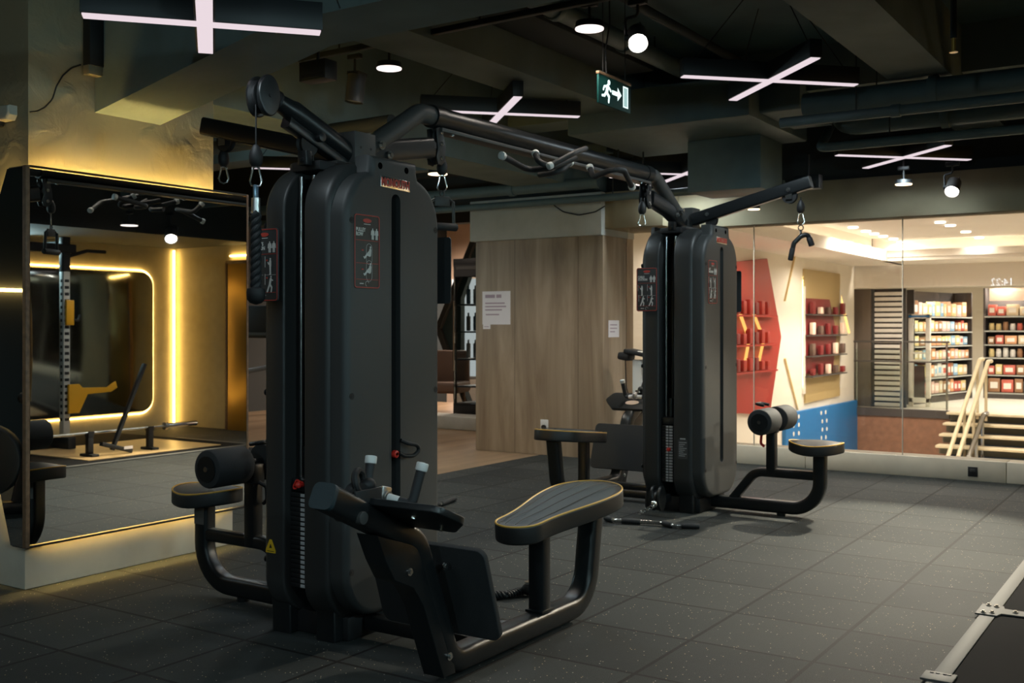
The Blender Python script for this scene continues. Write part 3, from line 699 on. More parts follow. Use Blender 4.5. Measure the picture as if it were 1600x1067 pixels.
def cable_end(parent, p, top, name='cable', ring=True):
    """cable down from a pulley, moulded stop, carabiner; p = bottom of the stop"""
    p = Vector(p)
    o = MB().cyl((p.x, p.y, p.z+.02), (p.x, p.y, top), .0032, n=8).build(name, M_black, parent)
    MB().ptube([p+Vector((0, 0, z)) for z in (-.002, .0, .012, .035, .055, .07, .082, .085)], [.010, .017, .025, .0275, .024, .017, .010, .004], 18).build('cable_stop', M_black, o)
    if ring:
        c = MB(); carabiner(c, p+Vector((0, 0, -.002)), 1.05, ANG); c.build('carabiner', M_chrome, o)
    return o
def pulley(mb, c, axis, R=.055, w=.03):
    c = Vector(c); a = Vector(axis).normalized()
    mb.ptube([c-a*w/2, c-a*w/2, c-a*w*.2, c+a*w*.2, c+a*w/2, c+a*w/2], [R*.5, R, R*.84, R*.84, R, R*.5], 28)
def bolt(mb, p, axis, r=.011, h=.010):
    p = Vector(p); a = Vector(axis).normalized(); mb.cyl(p, p+a*h*.5, r*1.25, n=14); mb.cyl(p, p+a*h, r*.75, n=6)
def gasket(parent, prefix, outline, mapf, zb, thick, dome, stitch, mtop=M_vinyltop):
    """upholstered pad: body, domed top panel, piping, stitch grooves are part of the top"""
    body = MB().slab(outline, mapf, zb, zb+thick, .012, .008).build(prefix, M_vinyl, parent)
    t = MB(); rings = []
    cx = sum(p[0] for p in outline)/len(outline); cy = sum(p[1] for p in outline)/len(outline)
    K = 7
    for k in range(K):
        f = 1-k/K
        rings.append([mapf(cx+(u-cx)*f*.985, cy+(v-cy)*f*.985, zb+thick-.004+dome*(1-f**2.2)+(0 if k else -.002)) for u, v in outline])
    t.loft(rings, cap=False); c = t._v(mapf(cx, cy, zb+thick-.004+dome))
    t.bm.verts.ensure_lookup_table(); n = len(outline); last = t.bm.verts[(K-1)*n:K*n]
    for k in range(n): t.face((last[k], last[(k+1) % n], c))
    t.build('top_panel', mtop, body, smooth=60)
    MB().ptube([Vector(mapf(u, v, zb+thick)) for u, v in inset(outline, .004)], .0042, 8, closed=True).build('piping', M_piping, body)
    if stitch:
        s = MB()
        for line in stitch:
            P = []
            for u, v in line:
                f = max(abs(0), 0); 
                d = min((Vector((u, v))-Vector(q)).length for q in outline)
                P.append(mapf(u, v, zb+thick-.004+dome*min(1, 1-(max(0, 1-d/.13))**2.2)+.0006))
            s.ptube(P, .0016, 6)
        s.build('quilted_seam', M_vinyl, body)
    return body
def pear(L, wn, ww, n=40):
    """pad outline along +v: narrow end at v=0, wide end at v=L"""
    o = []
    N = 34
    prof = []
    for k in range(N+1):
        v = .5-.5*math.cos(PI*k/N)
        s = .5-.5*math.cos(PI*min(1, max(0, (v-.14)/.60)))
        prof.append((v, wn+(ww-wn)*s))
    pts = []
    for v, w in prof:
        rn, rw = wn*.50, ww*.58
        y = v*L
        k = 1.0
        if y < rn: k = math.sqrt(max(0, 1-((rn-y)/rn)**2.2))
        if L-y < rw: k = math.sqrt(max(0, 1-((rw-(L-y))/rw)**2.2))
        pts.append((w/2*k, y))
    # resample ends smoothly
    R = [(max(x, .006), y) for x, y in pts]
    return [(x, y) for x, y in R]+[(-x, y) for x, y in R[::-1]]

def fillet2(pts, r=.05):
    P = [(x, y, 0) for x, y in pts]; n = len(P); o = []
    for i in range(n):
        a, b, c = Vector(P[i-1]), Vector(P[i]), Vector(P[(i+1) % n])
        q = fillet([tuple(a.lerp(b, .5)), tuple(b), tuple(b.lerp(c, .5))], r, 5)[1:-1]; o += [(v.x, v.y) for v in q]
    return o
def make_tower(label, C, cfg):
    T = thing('cable_tower', label, 'cable machine', C, 0, 'four-sided cable machines')
    slot = stadium(.029, .33, 1.83)
    # two shrouds back to back, each with its face plate
    for s in (1, -1):
        sx = lambda u, v, h, s=s: (s*h, s*u, v)
        sh = MB().slab(arch(.318, .075, 1.955, .21, .17), sx, .055, .197 if s == 1 else .176, .012, .030, hole=[(x*4.2, z) for x, z in arch(.03, .22, 1.86, .008, .008, 2)]).build('shroud', M_shroud, T)
        fp = MB().slab(plate_outline(.306 if s == 1 else .285), sx, .165 if s == -1 else .185, .275 if s == 1 else .205, 0, .030, hole=slot, seg=6).build('face_plate', M_plate, T)
        b = MB()
        b.slab([(x*1.34, (z-1.08)*1.018+1.08) for x, z in slot], sx, (.2735 if s == 1 else .2035), (.2755 if s == 1 else .2055), hole=slot); b.build('slot_rim', M_plate, fp)
        for v in (1.70, 1.0, .30):
            for u in (-.272, .272):
                sc_ = MB(); q0 = .0 if s == 1 else -.07; sc_.cyl((s*(.268+q0), s*u, v), (s*(.2755+q0), s*u, v), .0135, n=16); sc_.cyl((s*(.2755+q0), s*u, v), (s*(.2765+q0), s*u, v), .006, n=6)
                sc_.build('screw', M_black, fp)
        h = MB()
        for u in (-.10, .07): h.cyl((s*(.262 if s == 1 else .192), s*u, 1.937), (s*(.2758 if s == 1 else .2058), s*u, 1.937), .014, n=18)
        h.build('lug_hole_shade', M_hole_shade, fp)  # near-black discs: the shade inside the holes is put into the colour
        lg = MB().slab([(-.10, 1.852), (.088, 1.846), (.088, 1.892), (-.10, 1.898)], sx, *((.274, .279) if s == 1 else (.204, .209)), 0, .0015).build('logo_badge', M_chrome, fp)
        mpt = lambda u, v, q, s=s: (s*((.279 if s == 1 else .209)+q), s*(u-.006), v+1.872)
        tx = text_mb('MONOLITH', .047, mpt, cond=.74, depth=.0016, bold=.0012); tx.build('letters', M_rprint, lg)
        for u in (-.245, .245):
            f = MB(); f.slab([(-.10, 0), (.02, 0), (.025, .19), (.0, .205), (-.02, .19)], lambda a, b_, q, u=u, s=s: (s*(.125+q), u+math.copysign(1, u)*a, b_), -.055, .055, .012, .012)
            f.build('foot', M_steel, T)
        # inside: stack, rods, selector
        st = MB()
        for k in range(18): st.box((s*.135, 0, .25+k*.026), (.09, .22, .0235), .002)
        w = st.build('weight_stack', M_black, T)
        lb = MB()
        for k in range(18): lb.box((s*.1815, -s*.018, .25+k*.026), (.003, .016, .017))
        lb.build('weight_number', M_label, w)
        rd = MB()
        for u in (-.075, .075): rd.cyl((s*.13, u, .2), (s*.13, u, 1.88), .011, n=12)
        rd.cyl((s*.13, 0, .6), (s*.13, 0, 1.88), .005, n=8); rd.build('guide_rod', M_rod, w)
        if s == 1 and cfg.get('pin'):
            k = MB().cyl((.19, -.012, .745), (.292, -.012, .745), .007, n=10); k.cyl((.27, -.012, .745), (.292, -.012, .745), .016, n=18, bev=.004); k.build('selector_pin', M_red, w)
            MB().ptube(fillet([(.285, .02, .80), (.30, .05, .785), (.31, .10, .775), (.31, .115, .75), (.305, .08, .73), (.295, .03, .735), (.292, .0, .75)], .03, 5), .0085, 10).build('hook_handle', M_black, w)
    # core between the shrouds: dark frame, end stacks
    MB().box((0, 0, 1.0), (.13, .10, 1.86)).box((0, 0, .05), (.42, .44, .10), .01).box((0, 0, 1.94), (.16, .5, .04), .006).build('core_frame', M_black, T)
    for s in (1, -1):
        st = MB()
        for k in range(20): st.box((0, s*.235, .215+k*.0195), (.10, .10, .0175), .0015)
        w = st.build('weight_stack', M_black, T)
        lb = MB()
        for k in range(20): lb.box((s*-.028 if s == 1 else .022, s*.2865, .215+k*.0195), (.026, .003, .0135), .001)
        if cfg.get('two_labels'):
            for k in range(20): lb.box((-.006, s*.2865, .215+k*.0195), (.018, .003, .0135), .001)
        lb.build('weight_number', M_label, w)
        rd = MB()
        for u in (-.036, .036): rd.cyl((u, s*.235, .2), (u, s*.235, 1.9), .010, n=12)
        rd.build('guide_rod', M_rod, w)
        hd = MB().box((0, s*.235, .625), (.10, .09, .05), .005); hd.cyl((0, s*.235, .65), (0, s*.235, .78), .018, n=14); hd.build('stack_head', M_steel, w)
        if s == -1:
            pz = cfg['side_pin']
            MB().cyl((.01, -.22, pz), (.01, -.296, pz), .012, n=14, bev=.003).ball((.01, -.300, pz), .014).build('selector_pin', M_red, w)
            if cfg.get('hook'):
                MB().ptube(fillet([(.01, -.292, pz), (-.01, -.30, pz-.02), (-.022, -.298, pz-.012), (-.005, -.296, pz+.02), (.015, -.292, pz+.012)], .008, 4), .004, 8).build('hook_handle', M_red, w)
    # placards on the two ends
    P1 = Matrix.Translation((-.126, -.358, 1.53)) @ Matrix(((1, 0, 0, 0), (0, 0, -1, 0), (0, 1, 0, 0), (0, 0, 0, 1)))
    placard(T, 'placard', P1, cfg['title_end'], 'cable', M_panel2)
    P2 = Matrix.Translation((.185, .405, 1.53)) @ Matrix(((-1, 0, 0, 0), (0, 0, 1, 0), (0, 1, 0, 0), (0, 0, 0, 1)))
    placard(T, 'placard', P2, 'CABLE\nSTATION', 'cable', M_panel2)
    br = MB(); br.box((-.126, -.333, 1.53), (.05, .04, .10), .004); br.box((.16, .355, 1.53), (.05, .09, .10), .004); br.build('placard_bracket', M_black, T)
    P3 = Matrix.Translation((.2765, -.183+cfg.get('sign_dy', 0), 1.58)) @ Matrix(((0, 0, 1, 0), (1, 0, 0, 0), (0, 1, 0, 0), (0, 0, 0, 1)))
    placard(T, 'placard', P3, cfg['title_face'], cfg['face_kind'], M_panel)
    if cfg.get('warning'):
        mpw = lambda u, v, q: (-.13+u, -.3185-q, .36+v)
        wl = MB().slab([(-.028, -.02), (.028, -.02), (.028, -.008), (.006, .035), (-.006, .035), (-.028, -.008)], mpw, -.004, .001).build('warning_label', M_yellow, T)
        k = MB().slab([(-.008, .0), (.008, .0), (.0015, .016), (-.0015, .016)], mpw, .001, .0014); k.slab(rrect2(-.020, .020, -.0145, -.012), mpw, .001, .0014); k.build('warning_print', M_black, wl)
    if cfg.get('grey_label'):
        mpw = lambda u, v, q: (.125+u, -.3185-q, .44+v)
        wl = MB().slab(rrect(.07, .13, .006, 3), mpw, -.004, .001).build('instruction_label', mat('faded_label', (.06, .06, .06), .5), T)
        k = MB()
        for j in range(8): k.slab(rrect2(-.028, .028-.012*(j % 3), .045-j*.013, .049-j*.013), mpw, .001, .0014)
        k.slab(rrect2(-.02, .02, .068, .076), mpw, .001, .0014); k.build('label_print', M_label, wl)
    # crown: bracket that takes the arms
    cr = MB(); cr.box((.0, .055, 2.03), (.12, .135, .175), .004); cr.box((0, 0, 1.965), (.13, .26, .02), .004)
    cr.build('crown_bracket', M_steel2, T)
    h = MB()
    for y in (.025, .09): h.cyl((.055, y, 2.05), (.0608, y, 2.05), .006, n=10)
    h.build('bracket_hole', M_black, T)
    for y in (-.33, .33):
        tb = MB(); tb.box((.03, y*.86, 1.965), (.05, .035, .06), .004); bolt(tb, (.03, y*.86+math.copysign(.0175, y), 1.955), (0, -1 if y < 0 else 1, 0), .009)
        tb.build('top_clamp', M_steel, T)
    # arms
    for kind, ang in cfg['arms']:
        R = Rz(ang)
        if kind == 'high':      # stubby raised arm with a guarded pulley
            a = MB(R); a.ptube([(-.02, 0, 2.02), (.325, 0, 2.152), (.345, 0, 2.158), (.42, 0, 2.182), (.45, 0, 2.187)], [.047, .047, .040, .033, .033], 20)
            a.sweep([(-.0, 0, 1.975), (.36, 0, 2.105)], rrect(.05, .05, .01, 2), up=(0, 0, 1))
            arm = a.build('arm', M_steel, T)
            g = MB(R)
            for y in (-.030, .030):
                g.slab([(.485+.055*math.cos(q), 2.185+.082*math.sin(q)) for q in [2*PI*k/26 for k in range(26)]], lambda u, v, hh, y=y: (u, hh, v), y-.012, y+.012, .006, .006)
            g.build('pulley_guard', M_steel, arm)
            w = MB(R); pulley(w, (.485, 0, 2.185), (0, 1, 0), .066, .034); w.cyl((.485, -.046, 2.185), (.485, .046, 2.185), .008, n=10); w.build('pulley', M_black, arm); w = MB(R); pulley(w, (.24, 0, 2.03), (0, 1, 0), .048, .03); w.build('pulley', M_black, arm)
            k = MB(R); k.cyl((.20, -.045, 2.062), (.20, .052, 2.062), .020, n=18, bev=.003); k.build('arm_knob', M_steel, arm)
            k = MB(R); k.ptube([(.405, 0, 2.178), (.412, 0, 2.18), (.42, 0, 2.182), (.43, 0, 2.185), (.438, 0, 2.187)], [.034, .042, .036, .043, .036], 20); k.build('arm_bush', M_black, arm)
            q = R @ Vector((.522, 0, 0)); cable_end(T, (q.x, q.y, 1.905), 2.15)
            q = R @ Vector((.205, 0, 0)); MB().cyl((q.x, q.y, 1.95), (q.x, q.y, 2.03), .0032, n=8).build('cable', M_black, T)
        if kind == 'lat':       # long square arm with a pulley under its tip
            a = MB(R); a.sweep([(.06, 0, 2.03), (.90, 0, 2.235)], rrect(.062, .085, .012, 3), up=(0, 0, 1))
            arm = a.build('arm', M_steel, T)
            e = MB(R); e.sweep([(.895, 0, 2.234), (.905, 0, 2.2365)], rrect(.058, .08, .012, 3), up=(0, 0, 1)); e.build('end_plug', M_steel2, arm)
            w = MB(R); pulley(w, (.76, 0, 2.15), (0, 1, 0), .05, .03); w.build('pulley', M_black, arm); w = MB(R); pulley(w, (.20, 0, 2.02), (0, 1, 0), .045, .03); w.build('pulley', M_black, arm)
            bo = MB(R); bolt(bo, (.76, -.031, 2.19), (0, -1, 0), .012, .012); bolt(bo, (.18, -.031, 2.06), (0, -1, 0), .012, .012)
            for y in (-.024, .024): bo.box((.76, y, 2.165), (.045, .005, .075))
            bo.build('bolt', M_rod, arm)
            q = R @ Vector((.775+cfg.get('lat_dx', 0), 0, 0)); cable_end(T, (q.x, q.y, 2.035), 2.14, ring=True)
        if kind == 'beam':      # riser that carries the pull-up beam, short pulley arm under it
            a = MB(R)
            a.ptube(fillet([(.08, 0, 2.03), (.50, 0, 2.285), (.80, 0, 2.285)], .12, 8), .046, 20)
            arm = a.build('arm', M_steel2, T)
            b = MB(R); b.sweep([(.05, 0, 1.99), (.30, 0, 2.08), (.58, 0, 2.13)], rrect(.075, .10, .02, 3), up=(0, 0, 1)); b.build('pulley_arm', M_steel, arm)
            g = MB(R)
            for y in (-.026, .026):
                pts = [(.60, 2.225), (.625, 2.232), (.65, 2.215), (.668, 2.16), (.672, 2.12), (.668, 2.075), (.64, 2.05), (.61, 2.055), (.60, 2.09), (.612, 2.13), (.605, 2.18)]
                g.slab(pts, lambda u, v, hh, y=y: (u, hh, v), y-.005, y+.005, .002, .002)
            g.build('pulley_guard', M_steel, arm)
            w = MB(R); pulley(w, (.64, 0, 2.10), (0, 1, 0), .042, .03); w.build('pulley', M_black, arm); w = MB(R); pulley(w, (.62, 0, 2.19), (0, 1, 0), .03, .03); w.build('pulley', M_black, arm)
            for y, sg in ((-.047, -1), (.047, 1)):
                for bx, by, bz, br_, bh in ((.17, y, 2.08, .017, .022), (.235, y*.85, 2.045, .015, .02), (.638, y*.66, 2.21, .009, .008), (.638, y*.66, 2.155, .009, .008), (.638, y*.66, 2.085, .009, .008)):
                    bo = MB(R); bolt(bo, (bx, by, bz), (0, sg, 0), br_, bh); bo.build('bolt', M_chrome, arm)
            q = R @ Vector((.683, 0, 0)); cable_end(T, (q.x, q.y, 2.015), 2.09)
    # pulldown seat
    for kind, ang in cfg['seats']:
        R = Rz(ang) @ Matrix.Translation((cfg.get('lat_in', 0), 0, 0))
        f = MB(R)
        f.sweep(fillet([(.12, 0, .06), (.965, 0, .06), (.965, 0, .44)], .20, 10), rrect(.085, .072, .018, 3), up=(0, 1, 0))
        f.sweep(fillet([(.36, 0, .085), (.52, 0, .285), (.93, 0, .285)], .12, 8), rrect(.06, .06, .015, 3), up=(0, 1, 0))
        f.cyl((.70, 0, 0), (.70, 0, .03), .03, n=16)
        st = f.build('seat_frame', M_steel, T)
        gasket(st, 'seat_pad', [(u, v) for u, v in seat_shape()], lambda u, v, h: R @ Vector((.945+u, v, h+.35*(u*u-v*v)+.004)), .432, .066, .026, None, M_vinyl)
        p = MB(R); p.box((.635, 0, .44), (.062, .062, .36), .006); p.build('upright', M_steel, st)
        MB(R).cyl((.645, -.268, .645), (.645, .268, .645), .02, n=14).build('roller_axle', M_steel, st)
        for y in (-1, 1):
            MB(R).cyl((.645, y*.055, .645), (.645, y*.265, .645), .086, n=32, bev=.012).build('knee_roller', M_foam, st)
            MB(R).cyl((.645, y*.262, .645), (.645, y*.270, .645), .058, n=28).build('roller_cap', M_steel, st)
            MB(R).cyl((.645, y*.268, .645), (.645, y*.2735, .645), .012, n=14).build('roller_bolt', M_chrome, st)
        e = MB(R); e.ptube(fillet([(.60, -.05, .74), (.54, -.05, .75), (.54, .05, .75), (.60, .05, .74)], .02, 4), .010, 10); e.build('roller_handle', M_steel, st); MB(R).box((.635, 0, .60), (.08, .07, .09), .006).build('roller_carriage', M_steel, st)
        e = MB(R); e.ptube(fillet([(.60, .0, .56), (.57, -.02, .54), (.565, -.02, .48), (.59, -.02, .46)], .02, 4), .009, 10); e.build('adjuster', M_red if cfg.get('red_adjuster') else M_black, st)
        if cfg.get('seat_label'):
            mpw = lambda u, v, q: R @ Vector((.9225-q, u, v)) if False else R @ Vector((.962+u, .0365+q, v))
            MB().slab(rrect2(-.03, .035, .335, .425), mpw, 0, .0012).build('seat_label', mat('dim_label', (.12, .11, .10), .6), st)
    # seated row bench, running along the face
    if cfg.get('row'):
        R = cfg['row']; dy = cfg.get('row_dy', 0)
        f = MB(R)
        x = .805
        f.sweep(fillet([(x, -.99, .745), (x, -.555, .535), (x, -.355, .06), (x, .66+dy, .06), (x, .725+dy, .46)], [0, .12, .10, .17, 0], 9), rrect(.085, .095, .022, 3), up=(1, 0, 0))
        f.sweep([(x, .285+dy, .08), (x, .285+dy, .42)], rrect(.062, .075, .010, 2), up=(1, 0, 0))
        f.box((x, .285+dy, .108), (.085, .09, .012), .003)
        row = f.build('row_bench', M_steel, T)
        c = MB(R)
        d = Vector((0, -.435, .21)).normalized()
        c.sweep([Vector((x, -.985, .7426)), Vector((x, -.985, .7426))+d*.016], rrect(.086, .096, .022, 3), up=(1, 0, 0)); c.build('end_plug', M_vinyltop, row)
        s = MB(R)
        s.slab([(-.79, .595), (-.745, .50), (-.70, .43), (-.60, .385), (-.545, .31), (-.43, .03), (-.36, .03), (-.40, .20), (-.46, .36), (-.53, .49), (-.60, .53)], lambda u, v, h: (h, u, v), x-.046, x+.046, .003, .003)
        s.build('gusset', M_steel, row)
        b = MB(R)
        for sx, ax in ((x+.045, (1, 0, 0)), (x-.045, (-1, 0, 0))):
            bolt(b, (sx, -.625, .445), ax, .011, .012); bolt(b, (sx, -.40, .10), ax, .012, .012)
        bolt(b, (x+.048, -.43, .43), (1, 0, 0), .011, .012)
        b.build('bolt', M_chrome, row)
        k = MB(R); k.cyl((x-.055, -.87, .665), (x+.06, -.87, .665), .021, n=20, bev=.003); k.build('pulley_axle', M_steel2, row)
        # foot plates on both sides
        q = Matrix.Translation((x-.068, -.345, .325)) @ Matrix.Rotation(math.radians(-72), 4, 'X')
        MB(R @ q).slab(rrect(.54, .36, .035, 4), lambda u, v, h: (u, -v, h), -.012, .012, .003, .003).build('foot_plate', M_foam, row)
        # tray
        q = Matrix.Translation((x+cfg.get('tray_dx', .055), -.70, .655)) @ Matrix.Rotation(math.radians(-25.5), 4, 'X')
        tr = MB(R @ q).slab(fillet2([(-.28, -.02), (-.16, .13), (.16, .13), (.285, -.01), (.26, -.13), (-.26, -.13)]), lambda u, v, h: (u, v, h), -.012, .012, .004, .004).build('handle_tray', M_steel, row)
        b = MB(R @ q)
        for u, v in ((-.12, -.06), (.12, -.06), (-.12, .07), (.14, .07)): b.cyl((u, v, -.024), (u, v, -.010), .008, n=10)
        b.build('tray_bolt', M_chrome, tr)
        if cfg.get('tray_label'): MB(R @ q).slab([(.02+.06*math.cos(PI*k/10), .03+.035*math.sin(PI*k/10)) for k in range(20)], lambda u, v, h: (u, v, h), .012, .0135).build('tray_label', M_pink, tr)
        pl = MB(R); pulley(pl, (x, -.84, .725), (1, 0, 0), .045, .035); pl.box((x+.032, -.82, .70), (.01, .13, .10), .004); pl.box((x-.032, -.82, .70), (.01, .13, .10), .004); pl.build('pulley', M_black, row)
        rg = MB(R); rg.torus((x+.0, -.825, .772), .036, .012, (1, .35, .2)); rg.ball((x, -.785, .755), .026, (1, 1.2, 1)); rg.build('cable_stop', M_black, row)
        ch = MB(R)
        for k in range(3): ch.torus((x, -.765+k*.022, .742-k*.006), .013, .0035, (0, .3, 1) if k % 2 else (1, 0, 0), 12, 6)
        ch.build('chain_link', M_chrome, row)
        # link to the tower foot
        lk = MB(R); lk.sweep([(.22, -.10, .06), (x, -.10, .06)], rrect(.07, .06, .012, 2), up=(0, 0, 1)); lk.sweep([(.22, .17+dy*.3, .05), (x, .17+dy*.3, .05)], rrect(.06, .05, .012, 2), up=(0, 0, 1)); lk.build('floor_link', M_steel, row)
        b = MB(R); bolt(b, (.30, -.035, .09), (1, 0, 0)); bolt(b, (.30, -.035, .055), (1, 0, 0)); b.build('link_bolt', M_chrome, row)
        L = .80; sl = .105
        pts = pear(L, .205, .345)
        mp = lambda u, v, h: R @ Vector((x+u, .045+dy+v-h*.1, cfg.get('row_z', .412)+v*sl+h))
        st = []
        for a in (-.068, -.024, .022, .066):
            ln = []
            for k in range(15):
                v = .03+.72*k/14; s_ = .5-.5*math.cos(PI*min(1, max(0, (v/L-.12)/.62))); w_ = .205+(.345-.205)*s_
                ln.append((a/.205*w_*(1-.12*s_)+.006*math.sin(v*9), v))
            st.append(ln)
        gasket(row, 'seat_pad', pts, mp, 0, .075, .020, st)
    return T
def seat_shape():
    o = []
    for k in range(36):
        a = 2*PI*k/36; r = 1+.10*math.cos(2*a)-.05*math.cos(3*a)
        o.append((.165*r*math.cos(a)*1.0, .165*math.sin(a)*(1+.04*math.cos(2*a))))
    return o
C1, C2 = (-3.125, 3.445, 0), (-3.125, 6.985, 0)
near = make_tower('black four-sided cable tower beside the mirror, long padded row bench along its face', C1, dict(
    pin=True, hook=True, side_pin=.63, title_end='TRICEPS\nSTATION', title_face='PULLEY\nROW', face_kind='row', warning=True,
    arms=[('high', -PI/2), ('lat', PI), ('beam', PI/2)], seats=[('lat', PI)], row=Matrix(), seat_label=True, lat_in=-.06))
far = make_tower('black four-sided cable tower standing between the oak wall and the shop window', C2, dict(
    two_labels=True, side_pin=.43, title_end='CABLE\nSTATION', title_face='LAT\nMACHINE', face_kind='cable', grey_label=True,
    arms=[('beam', -PI/2), ('lat', 0)], seats=[('lat', 0)], row=Matrix.Translation((0, .13, 0)) @ Rz(PI), row_dy=-.12, row_z=.385, tray_dx=.0, tray_label=True, red_adjuster=True, lat_dx=.06, sign_dy=.02))
# low pulley of the far tower
R_ = MB(Matrix.Translation((0, 0, 0)))
lp = MB(); lp.box((0, -.36, .10), (.05, .16, .05), .006); lp = lp.build('low_pulley_mount', M_steel, far)
g = MB()
for x in (-.028, .028): g.slab([(-.45+.058*math.cos(2*PI*k/24), .115+.085*math.sin(2*PI*k/24)) for k in range(24)], lambda u, v, h: (h, u, v), x-.01, x+.01, .005, .005)
pulley(g, (0, -.45, .115), (1, 0, 0), .06, .03); g.build('low_pulley', M_steel, lp)
ch = MB()
for k in range(6): ch.torus((0.01-k*.012, -.53-k*.018, .075-k*.008), .012, .0035, (0, 1, .3) if k % 2 else (1, 0, 0), 12, 6)
ch.ball((0, -.50, .085), .026, (1, 1.2, 1)); ch.build('chain_link', M_chrome, lp)
# pull-up beam between the towers
y0, y1 = C1[1]+.62, C2[1]-.62
t = thing('pull_up_beam', 'long black overhead beam joining the two cable towers, grip bars under it', 'pull-up beam', (C1[0], y0, 2.285))
Lb = y1-y0
b = MB(); b.ptube([(0, 0, 0), (0, Lb, 0)], .052, 24); b.build('beam_tube', M_steel, t)
b = MB(); b.ptube([(0, -.03, 0), (0, .05, 0)], .056, 24); b.ptube([(0, Lb-.05, 0), (0, Lb+.03, 0)], .056, 24); b.build('sleeve', M_steel, t)
b = MB(); b.box((0, Lb/2, -.062), (.085, Lb-.02, .018), .003); b.build('mounting_strip', M_steel2, t)
b = MB()
for y in (.12, Lb*.5, Lb-.12): bolt(b, (.02, y, -.071), (0, 0, -1), .011, .008)
b.build('bolt', M_rod, t)
def grip(pts, caps, r=.0165):
    o = Vector(t.location); P = [Vector(p)-o for p in pts]
    gmb = MB(); gmb.ptube(fillet(P, .05, 6), r, 14); g_ = gmb.build('grip_bar', M_grip, t)
    for i in caps:
        a, b_ = (P[0], P[1]) if i == 0 else (P[-1], P[-2]); d = (a-b_).normalized()
        MB().cyl(a-d*.006, a+d*.020, r*1.32, n=18, bev=.004).cyl(a+d*.0195, a+d*.0205, r*.4, n=10).build('grip_cap', M_white, g_)
grip([onZ(786, 244, 2.17), onZ(826, 266, 2.13), onZ(862, 262, 2.13), onZ(900, 246, 2.20)], [0])
grip([onZ(861, 258, 2.10), onZ(895, 240, 2.17), onZ(915, 232, 2.24)], [0], .0145)
grip([onZ(837, 241, 2.20), onZ(842, 254, 2.14), onZ(858, 259, 2.13), onZ(885, 250, 2.20)], [0])
grip([onZ(843, 273, 2.12), onZ(875, 268, 2.12), onZ(890, 255, 2.20)], [1])
grip([onZ(922, 263, 2.20), onZ(927, 277, 2.14), onZ(958, 264, 2.17), onZ(975, 266, 2.17), onZ(987, 291, 2.10)], [0, 1])
# ------------------------------------------------------------------ attachments hanging on or lying by the towers
def twist_rope(mb, path, r, turns, n=64):
    P = [Vector(p) for p in path]; Lt = [0]
    for a, b_ in zip(P, P[1:]): Lt.append(Lt[-1]+(b_-a).length)
    def at(s):
        s = min(max(s, 0), Lt[-1]-1e-6)
        for i in range(len(P)-1):
            if Lt[i+1] >= s:
                return P[i].lerp(P[i+1], (s-Lt[i])/(Lt[i+1]-Lt[i])), (P[i+1]-P[i]).normalized()
    for q in range(3):
        pts = []
        for k in range(n+1):
            p, T_ = at(Lt[-1]*k/n); S = T_.cross(Vector((.3, .9, .2))).normalized(); U = T_.cross(S); a = 2*PI*(turns*k/n+q/3)
            pts.append(p+(S*math.cos(a)+U*math.sin(a))*r*.55)
        mb.ptube(pts, r*.56, 10)
hp = Vector((C1[0], C1[1]-.522, 1.905))
t = thing('triceps_rope', 'black twisted rope handle hanging in front of the triceps placard', 'rope handle', tuple(hp-Vector((0, 0, .08))))
MB().box((0, 0, -.02), (.012, .022, .055), .004).build('hanger_tab', M_bluesteel, t)
MB().cyl((0, 0, -.045), (0, 0, -.105), .0175, n=20).build('ferrule', M_alu, t)
rp = MB(); twist_rope(rp, [(.0, .0, -.10), (0, 0, -.41)], .0205, 3.6); rp.build('rope', M_rope, t)
MB().ptube([(0, 0, z) for z in (-.395, -.40, -.415, -.44, -.455, -.462)], [.02, .034, .037, .035, .024, .005], 24).build('end_knob', M_black, t)
def d_handle(p, label, rz):
    t = thing('d_handle', label, 'handle', p, rz)
    f = MB(); f.torus((0, 0, -.008), .012, .004, (0, 1, 0), 14, 6); f.box((0, 0, -.045), (.085, .012, .05), .004)
    for x in (-1, 1):
        f.sweep([(x*.04, 0, -.035), (x*.062, 0, -.045), (x*.066, 0, -.16)], rrect(.008, .02, .002, 1), up=(0, 1, 0))
    f.build('frame', M_steel2, t)
    MB().cyl((-.082, 0, -.168), (.082, 0, -.168), .019, n=20, bev=.005).build('grip', M_grip, t)
    return t
d_handle((C1[0], C1[1]+.683, 1.93), 'black stirrup handle hanging from the hook beyond the nearer tower', 1.15)
hp = Vector((C2[0]+.775+.06, C2[1], 1.952))
t = thing('v_handle', 'black V-shaped pull handle hanging from the long arm of the far tower', 'handle', tuple(hp))
MB().torus((0, 0, -.018), .017, .004, (0, 1, 0), 16, 6).cyl((0, 0, -.03), (0, 0, -.05), .008, n=10).torus((0, 0, -.06), .013, .004, (1, 0, 0), 14, 6).build('swivel', M_chrome, t)
g = MB(); g.ptube(fillet([(-.055, -.04, -.22), (-.04, -.02, -.12), (0, 0, -.075), (.04, .02, -.06), (.066, .02, -.13)], .03, 6), .016, 14)
g.build('bar', M_steel, t)
MB().cyl((-.057, -.043, -.235), (-.046, -.029, -.155), .018, n=16, bev=.005).build('grip', M_grip, t); g = MB(); g.cyl((.049, .02, -.085), (.069, .02, -.14), .020, n=16, bev=.005); g.build('grip', M_grip, t)
